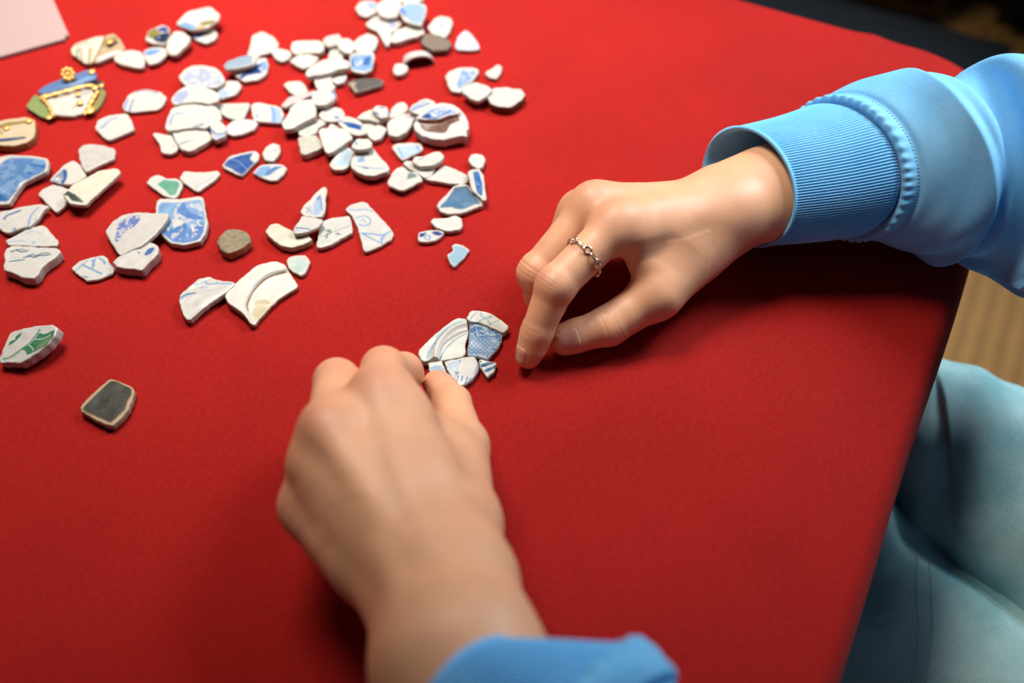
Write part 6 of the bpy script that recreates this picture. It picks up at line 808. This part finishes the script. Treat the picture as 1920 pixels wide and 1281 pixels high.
def dashes(pts, n, rad, duty=.62, lift=None):  # short sewn stitches along a line, one mesh
    L = catmull(pts, n*2+1); V_, F_ = [], []
    for k in range(n):
        a, b_ = L[2*k], L[2*k+1]*duty+L[2*k]*(1-duty); ax_ = nrmd(b_-a); s1 = nrmd(np.cross(ax_, [.3, .2, 1])); s2 = np.cross(ax_, s1); i0 = len(V_)
        for q, r in ((a, .5), (a*.7+b_*.3, 1), (a*.3+b_*.7, 1), (b_, .5)):
            for j in range(5): an = j*2*math.pi/5; V_.append(q+(s1*math.cos(an)+s2*math.sin(an))*rad*r)
        for m_ in range(3):
            for j in range(5): F_.append((i0+m_*5+j, i0+m_*5+(j+1) % 5, i0+m_*5+5+(j+1) % 5, i0+m_*5+5+j))
        F_ += [tuple(i0+j for j in range(5)), tuple(i0+19-j for j in range(5))]
    return mesh('stitching', verts_m(np.array(V_)), F_)
row = Pg[int(round(.86/(len(secs)-1)*259))]; cen = row.mean(0); row = row+(row-cen)/np.linalg.norm(row-cen, axis=1)[:, None]*.02
st = link('stitching', dashes(row[:230:6], 74, .035, .7), THREAD); attach(st, shirt); st['kind'] = 'stuff'
# jeans: two thighs and the hips
def uvz(u, v, z): p = uv(u, v); return np.array([p[0], p[1], z])
def ud(u, v, z=0): p = uv(u, v); return np.array([p[0], p[1], z])
FJ = [(.55, 2.6, [(25.74,37.99,-10.00), (25.77,35.18,-9.40), (25.68,32.76,-8.80), (25.64,29.14,-8.20), (25.48,25.50,-7.60), (25.58,21.57,-7.20), (25.83,17.58,-7.00)], 1), (-.22, .5, [(25.66,35.03,-9.20), (25.58,32.62,-8.60), (25.53,29.01,-8.00), (25.37,25.39,-7.40), (25.47,21.48,-7.00), (25.83,17.58,-7.00)]),
 (.28, .35, [(24.13,30.57,-12.00), (25.14,27.47,-11.50), (26.20,25.22,-11.30), (27.53,22.89,-11.00), (28.77,21.10,-11.00)]), (-.3, .3, [(24.35,30.87,-11.00), (25.39,27.89,-10.60), (26.37,25.72,-10.40), (27.56,23.33,-10.00)])]
def jean_disp(s, th, P, n_): return foldfn(P, FJ)+.25*np.sin(s*5+th*2)*np.sin(th*3+s*2)+.12*np.sin(s*13-th*4)
Vr, Qr, _ = loft([(uvz(50, -20, -22), ud(3.4, 1), ud(0, .5, 4.5)), (uvz(46.6, -6, -15.5), ud(3.9, .6), ud(0, .3, 4.8)), (uvz(44.6, 5, -14.8), ud(4.3, .8), ud(0, 0, 5.2)), (uvz(41.6, 13, -15.), ud(6.3, 1.2), ud(0, 0, 6.6)), (uvz(37, 26, -16), ud(9, 2), ud(0, 0, 9)), (uvz(30, 42, -19), ud(9, 3), ud(0, 0, 10))], 320, 320, jean_disp)
FL = [(.5, .5, [(25.56,29.92,-16.00), (26.82,27.93,-16.00), (27.40,25.51,-16.00), (27.78,21.64,-16.00), (27.71,19.52,-16.00)]), (-.8, .5, [(26.94,27.22,-16.00), (26.46,25.51,-16.00), (27.04,23.21,-16.00), (27.21,19.82,-16.00)]),
      (.4, .6, [(25.75,29.37,-16.00), (24.97,25.85,-16.00), (24.71,22.57,-16.00), (23.73,19.52,-16.00)]), (-.5, .4, [(26.73,29.37,-16.00), (26.33,26.19,-16.00), (26.18,24.51,-16.00)]), (-.45, .5, [(24.38,27.22,-16.00), (24.06,24.18,-16.00), (22.33,19.82,-16.00)])]
def jean_disp2(s, th, P, n_): return foldfn(P, FL)+.35*np.sin(s*6+th*3)*np.sin(th*2+s*3)+.28*np.sin(s*13-th*6)*ss(np.sin(s*3+th)+.5)
Vq, Qq, _ = loft([(uvz(37, -18, -25), ud(5, 1), ud(0, .5, 6)), (uvz(36.5, -8, -22.5), ud(7.5, .5), ud(0, .3, 7.6)), (uvz(35.0, 2, -21.5), ud(8.8, .4), ud(0, 0, 8)), (uvz(31.0, 10, -21.5), ud(9, .8), ud(0, 0, 8.2)), (uvz(25, 25, -20), ud(9, 1), ud(0, 0, 9)), (uvz(19, 42, -20), ud(9, -1), ud(0, 0, 10))], 320, 280, jean_disp2)
Vh, Qh, _ = loft([(uvz(14, 34, -24), ud(0, 8), ud(0, 0, 9)), (uvz(20, 35, -23), ud(0, 12), ud(0, 0, 13)), (uvz(28, 35, -23), ud(0, 12), ud(0, 0, 13)), (uvz(35, 34, -24), ud(0, 8), ud(0, 0, 9))], 64, 24)
nj = np.cumsum([0, len(Vr), len(Vq), len(Vh)])
jeans = link('jeans', npmesh('jeans', verts_m(np.vstack([Vr, Vq, Vh])), np.vstack([Qr, Qq+nj[1], Qh+nj[2]])), DENIM); attach(jeans, person)
from mathutils.bvhtree import BVHTree
JB = BVHTree.FromPolygons([tuple(v) for v in np.vstack([Vr, Vq, Vh])], [tuple(map(int, q)) for q in np.vstack([Qr, Qq+nj[1], Qh+nj[2]])])
def drop(pts, n, lift):
    L = catmull(pts, n); out = []
    for p in L:
        h_ = JB.ray_cast(Vector((p[0], p[1], 0)), Vector((0, 0, -1)))
        if h_[0] is not None: out.append(np.array(h_[0])+np.array([0, 0, lift]))
    return out
for pts, n in (([(24.89,27.86,-9.60), (25.63,25.90,-9.20), (27.08,23.36,-8.80)], 44), ([(25.20,28.04,-9.50), (25.95,26.13,-9.10), (27.34,23.67,-8.70)], 44), ([(23.73,26.96,-11.50), (22.71,24.26,-11.30), (22.16,21.69,-11.00), (21.03,18.02,-11.00)], 48), ([(24.36,26.63,-11.50), (23.53,24.26,-11.30), (22.87,21.69,-11.00), (21.65,18.02,-11.00)], 48)):
    o = link('stitching', dashes(drop(pts, 14, .03), n, .035, .6), THREAD2); attach(o, jeans); o['kind'] = 'stuff'
# ------------------------------------------------------------------ chain ring on the right index finger
SILVER = simple('pale_gold_metal', (236, 214, 182), .25, .1, 200, 0, 1.0)
bc = I[0]*.47+I[1]*.53; ba = nrmd(I[1]-I[0]); bs = nrmd(np.cross(ba, [0, 0, 1])); bn = np.cross(bs, ba)
ring_pts = []
for k in range(48):
    a = 2*math.pi*k/48; d_ = bs*math.cos(a)+bn*math.sin(a); lo_, t_ = 0., .5
    while t_ < 1.5 and RF.sample((bc+d_*t_)[None])[0] < 0: t_ += .01
    ring_pts.append((min(t_, 1.12), a))
rr_ = np.array([p[0] for p in ring_pts]); rr_ = np.minimum(rr_, np.median(rr_)*1.12); rr_ = (np.roll(rr_, 1)+2*rr_+np.roll(rr_, -1))/4
def ring_at(a):
    r = np.interp(a % (2*math.pi), np.linspace(0, 2*math.pi, 49), np.append(rr_, rr_[0]))+.045; d_ = bs*math.cos(a)+bn*math.sin(a)
    return bc+d_*r-ba*.10*math.sin(a), d_, nrmd(np.cross(ba, d_))
def torus(c_, a1, a2, R1, R2, r, nn=20, mm=8, twist=0.):
    a3 = np.cross(a1, a2); V_, F_ = [], []
    for i in range(nn):
        t = 2*math.pi*i/nn; rd = a1*math.cos(t)*R1+a2*math.sin(t)*R2; rn = nrmd(a1*math.cos(t)*R2+a2*math.sin(t)*R1); cc = c_+rd+a3*twist*math.sin(2*t)
        for j in range(mm): p = 2*math.pi*j/mm; V_.append(cc+(rn*math.cos(p)+a3*math.sin(p))*r)
    for i in range(nn):
        for j in range(mm): F_.append((i*mm+j, ((i+1) % nn)*mm+j, ((i+1) % nn)*mm+(j+1) % mm, i*mm+(j+1) % mm))
    return np.array(V_), F_
ring = empty('ring', T(bc)); tag(ring, 'pale gold chain-link ring worn on the right index finger', 'ring')
NL = 14
for k in range(NL):
    a = 2*math.pi*k/NL+.12; c_, d_, tg_ = ring_at(a)
    if k % 2 == 0: V_, F_ = torus(c_+d_*.02, tg_, ba, .19, .175, .062, 22, 8, .05)
    else: V_, F_ = torus(c_, tg_, nrmd(d_*.8+ba*.6), .24, .115, .06, 22, 8)
    o = link('link', mesh('link', verts_m(V_)-np.array(T(bc)), F_), SILVER, ring)
# ------------------------------------------------------------------ gold-mended shards, arched fragment, card, things beyond the table
GOLD = simple('mending_gold', (232, 178, 104), .45, .15, 120, .1, .6)
def blob(name, p, r, par, org, flat=.7, mat=GOLD):
    bm = bmesh.new(); bmesh.ops.create_icosphere(bm, subdivisions=2, radius=r/100)
    for v in bm.verts: v.co.z *= flat; v.co *= 1+.12*math.sin(v.co.x*2300+v.co.y*1700)
    o = bm_obj(name, bm, mat, par, smooth=True); o.location = Vector(T(p))-Vector(org); return o
for key, label in (('A', 'mended piece of green, blue and white shards joined with gold and a gold flower'), ('B', 'mended brown and cream striped piece near the white card'), ('C', 'cream mended piece with a navy band, cut by the left edge')):
    pcs = [S for S in PIECES if S['asm'] == key]; org = Vector((np.mean([S['loc'][0] for S in pcs])/1000, np.mean([S['loc'][1] for S in pcs])/1000, TZ))
    root = empty('mended_shards', org); tag(root, label, 'mended pottery', 'gold-mended pieces at the far left')
    for j, S in enumerate(pcs):
        o = link('shard_piece', shard_mesh(S, 200+j), CER, root); o.matrix_world = shard_matrix(S); mw = shard_matrix(S); o.parent = root; o.matrix_basis = Matrix.Translation(-org) @ mw
        if S['lab']: o['label'] = S['lab']
    for p, r in {'A': [((-29.00,50.71,0.55), .34), ((-26.73,53.21,0.60), .3), ((-26.09,51.56,0.60), .3), ((-28.25,48.87,0.40), .25), ((-25.92,49.47,0.45), .42), ((-26.98,50.91,0.60), .22), ((-26.62,50.06,0.60), .25), ((-25.82,51.91,0.50), .22)], 'B': [((-26.33,56.29,0.70), .25)], 'C': [((-29.16,48.18,0.70), .28), ((-30.29,47.48,0.70), .25)]}[key]:
        blob('gold_seam', p, r*.8, root, org, .34)
    if key == 'A':
        for pts in ([(-29.25,50.66,0.55), (-28.61,49.98,0.50), (-27.96,48.87,0.40)], [(-29.06,50.54,0.60), (-28.40,50.88,0.62), (-27.64,51.26,0.62), (-26.84,51.64,0.62), (-26.18,51.77,0.60)], [(-25.86,51.24,0.55), (-26.00,50.19,0.50), (-26.14,49.05,0.42)]):
            L = catmull(pts, 16); V_, F_ = [], []
            for i_, q_ in enumerate(L):
                tn = nrmd(L[min(i_+1, 15)]-L[max(i_-1, 0)]); s1 = nrmd(np.cross(tn, [0, 0, 1])); w_ = .07*(1+.4*math.sin(i_*2.1))
                for j in range(8): a_ = j*math.pi/4; V_.append(q_+s1*math.cos(a_)*w_*1.5+np.array([0, 0, math.sin(a_)*w_]))
            for i_ in range(15):
                for j in range(8): F_.append((i_*8+j, i_*8+(j+1) % 8, i_*8+8+(j+1) % 8, i_*8+8+j))
            link('gold_seam', mesh('gold_seam', verts_m(np.array(V_))-np.array(org), F_), GOLD, root)
        bm = bmesh.new(); fc = np.array((-27.90,52.40,0.90))
        for k in range(9):
            a = k*2*math.pi/8; rr0 = 0 if k == 8 else .30
            bmesh.ops.create_icosphere(bm, subdivisions=2, radius=.0017, matrix=Matrix.Translation((math.cos(a)*rr0/100, .0004*math.sin(a), math.sin(a)*rr0*1.0/100+.0005)))
        bmesh.ops.create_cone(bm, cap_ends=True, segments=8, radius1=.0008, radius2=.0008, depth=.008, matrix=Matrix.Translation((0, 0, -.005)))
        o = bm_obj('gold_flower', bm, GOLD, root, smooth=True); o.location = Vector(T(fc))-org; o.rotation_euler = (-.5, 0, .2); o['label'] = 'gold flower of eight beads'
# arched cup fragment standing open towards the front
def arch():
    V_, K_, F_ = [], [], []; na, nd = 28, 8
    for shell in (0, 1):
        for j in range(nd+1):
            for i in range(na+1):
                a = math.pi*(-.04+1.08*i/na); d_ = j/nd; R0 = 1.02-.22*d_**2 if shell == 0 else .78-.2*d_**2
                V_.append((R0*math.cos(a)*1.02, d_*1.1-.2*math.sin(a), max(0, R0*math.sin(a)*(.86-.25*d_)+.06))); K_.append(shell)
    n_ = (nd+1)*(na+1); g = lambda s_, j, i: s_*n_+j*(na+1)+i
    for j in range(nd):
        for i in range(na):
            F_.append((g(0, j, i), g(0, j+1, i), g(0, j+1, i+1), g(0, j, i+1))); F_.append((g(1, j, i), g(1, j, i+1), g(1, j+1, i+1), g(1, j+1, i)))
    for i in range(na): F_.append((g(0, 0, i), g(0, 0, i+1), g(1, 0, i+1), g(1, 0, i))); F_.append((g(0, nd, i), g(1, nd, i), g(1, nd, i+1), g(0, nd, i+1)))
    for j in range(nd): F_.append((g(0, j, 0), g(1, j, 0), g(1, j+1, 0), g(0, j+1, 0))); F_.append((g(0, j, na), g(0, j+1, na), g(1, j+1, na), g(1, j, na)))
    me = mesh('pottery_shard', np.array(V_)/100, F_); K_ = np.array(K_)[:, None]
    setcol(me, 'Col', PALL['pk2']*(1-K_)+PALL['br']*K_); setval(me, 'gloss', np.full(len(V_), .5))
    o = link('pottery_shard', me, CER); q = (-6.03,54.61,0.00); o.location = T(q); o.rotation_euler = (0, 0, math.radians(14)); return o
tag(arch(), 'arched cup fragment, white outside and brown inside, beside the grey-brown stone-like shard', 'pottery shard')
# white card in the far left corner
ca, cb, cc_ = np.array((-29.39,57.38,0.00)), np.array((-32.02,62.26,0.00)), np.array((-33.50,55.36,0.00))
da = nrmd(cb-ca); db = nrmd(cc_-ca-da*((cc_-ca)@da)); bm = bmesh.new(); ctr = ca+da*9+db*7
box_bm(bm, 0, 0, .0016, .18, .14, .0030); es = [e for e in bm.edges if abs(e.verts[0].co.z-e.verts[1].co.z) > .001]; bmesh.ops.bevel(bm, geom=es, offset=.003, segments=4, affect='EDGES')
card = bm_obj('card', bm, simple('pinkish_white_card', (152, 128, 126), .7, .02, 20), None, .0006); card.location = T(ctr); card.rotation_euler = (0, 0, math.atan2(da[1], da[0])); tag(card, 'blank pinkish-white card lying in the far left corner of the cloth', 'card')
# floor cushion and dark furniture beyond the far edge
def pillow(name, u, v, z, lu, lv, h_, mat, label, cat):
    n_ = 28; V_, F_ = [], []
    for s_ in (1, -1):
        for j in range(n_+1):
            for i in range(n_+1):
                x, y = i/n_*2-1, j/n_*2-1; e = (max(0, 1-abs(x)**4)*max(0, 1-abs(y)**4))**.5
                V_.append((x*lu/2*(1-.03*(1-y*y)), y*lv/2*(1-.03*(1-x*x)), h_*.5+s_*h_*.5*e))
    n2 = (n_+1)**2
    for s_ in (0, 1):
        for j in range(n_):
            for i in range(n_):
                f_ = [s_*n2+j*(n_+1)+i, s_*n2+j*(n_+1)+i+1, s_*n2+(j+1)*(n_+1)+i+1, s_*n2+(j+1)*(n_+1)+i]; F_.append(f_ if s_ == 0 else f_[::-1])
    o = link(name, mesh(name, np.array(V_), F_), mat); p = uv(u, v)/100; o.location = (p[0], p[1], z); o.rotation_euler = (0, 0, ROT); tag(o, label, cat); return o
pillow('floor_cushion', 97.5, -21, .003, .54, .55, .06, simple('slate_cushion_cloth', (30, 38, 46), .9, .2, 60, .2), 'flat dark slate floor cushion on the tatami beyond the table', 'cushion')
p = uv(148, -34)/100; chest = empty('low_chest', (p[0], p[1], 0)); chest.rotation_euler = (0, 0, ROT); tag(chest, 'dark brown low wooden chest standing on the floor behind the cushion', 'chest')
bm = bmesh.new(); box_bm(bm, 0, 0, .20, .40, .62, .36); bm_obj('body', bm, WOOD, chest, .006); bm = bmesh.new(); box_bm(bm, 0, 0, .395, .44, .66, .03); bm_obj('top', bm, WOOD, chest, .006)
bm = bmesh.new(); box_bm(bm, 0, 0, .01, .36, .58, .02); bm_obj('plinth', bm, WOOD, chest)
for s_ in (-1, 1): bm = bmesh.new(); box_bm(bm, -.206, s_*.15, .20, .014, .28, .30); d_ = bm_obj('door', bm, WOOD, chest, .004)
BAG = simple('black_bag_cloth', (14, 14, 15), .8, .3, 40, .3)
p = uv(139, 16.5)/100; bag = empty('bag', (p[0], p[1], 0)); bag.rotation_euler = (0, 0, ROT); tag(bag, 'black cloth bag standing on the floor right of the dark chest', 'bag')
bm = bmesh.new(); box_bm(bm, 0, 0, .17, .2, .36, .34); bmesh.ops.bevel(bm, geom=list(bm.edges), offset=.05, segments=4, affect='EDGES'); bm_obj('body', bm, BAG, bag, smooth=True)
for s_ in (-1, 1):
    V_, F_ = torus(np.array([s_*.05, 0, .34]), np.array([0, 1., 0]), np.array([0, 0, 1.]), .09, .14, .008, 28, 8); bm = bmesh.new(); me = mesh('handle', V_, F_); link('handle', me, BAG, bag)
# crumb beside the left thumb
bm = bmesh.new(); bmesh.ops.create_icosphere(bm, subdivisions=2, radius=.0011)
for v in bm.verts: v.co *= 1+.3*math.sin(v.co.x*4000+v.co.z*3100)
q = (-2.12,27.68,0.09); o = bm_obj('ceramic_crumb', bm, simple('crumb', (226, 214, 196), .7)); o.location = T(q); tag(o, 'tiny pale ceramic crumb on the cloth beside the left thumb', 'crumb')
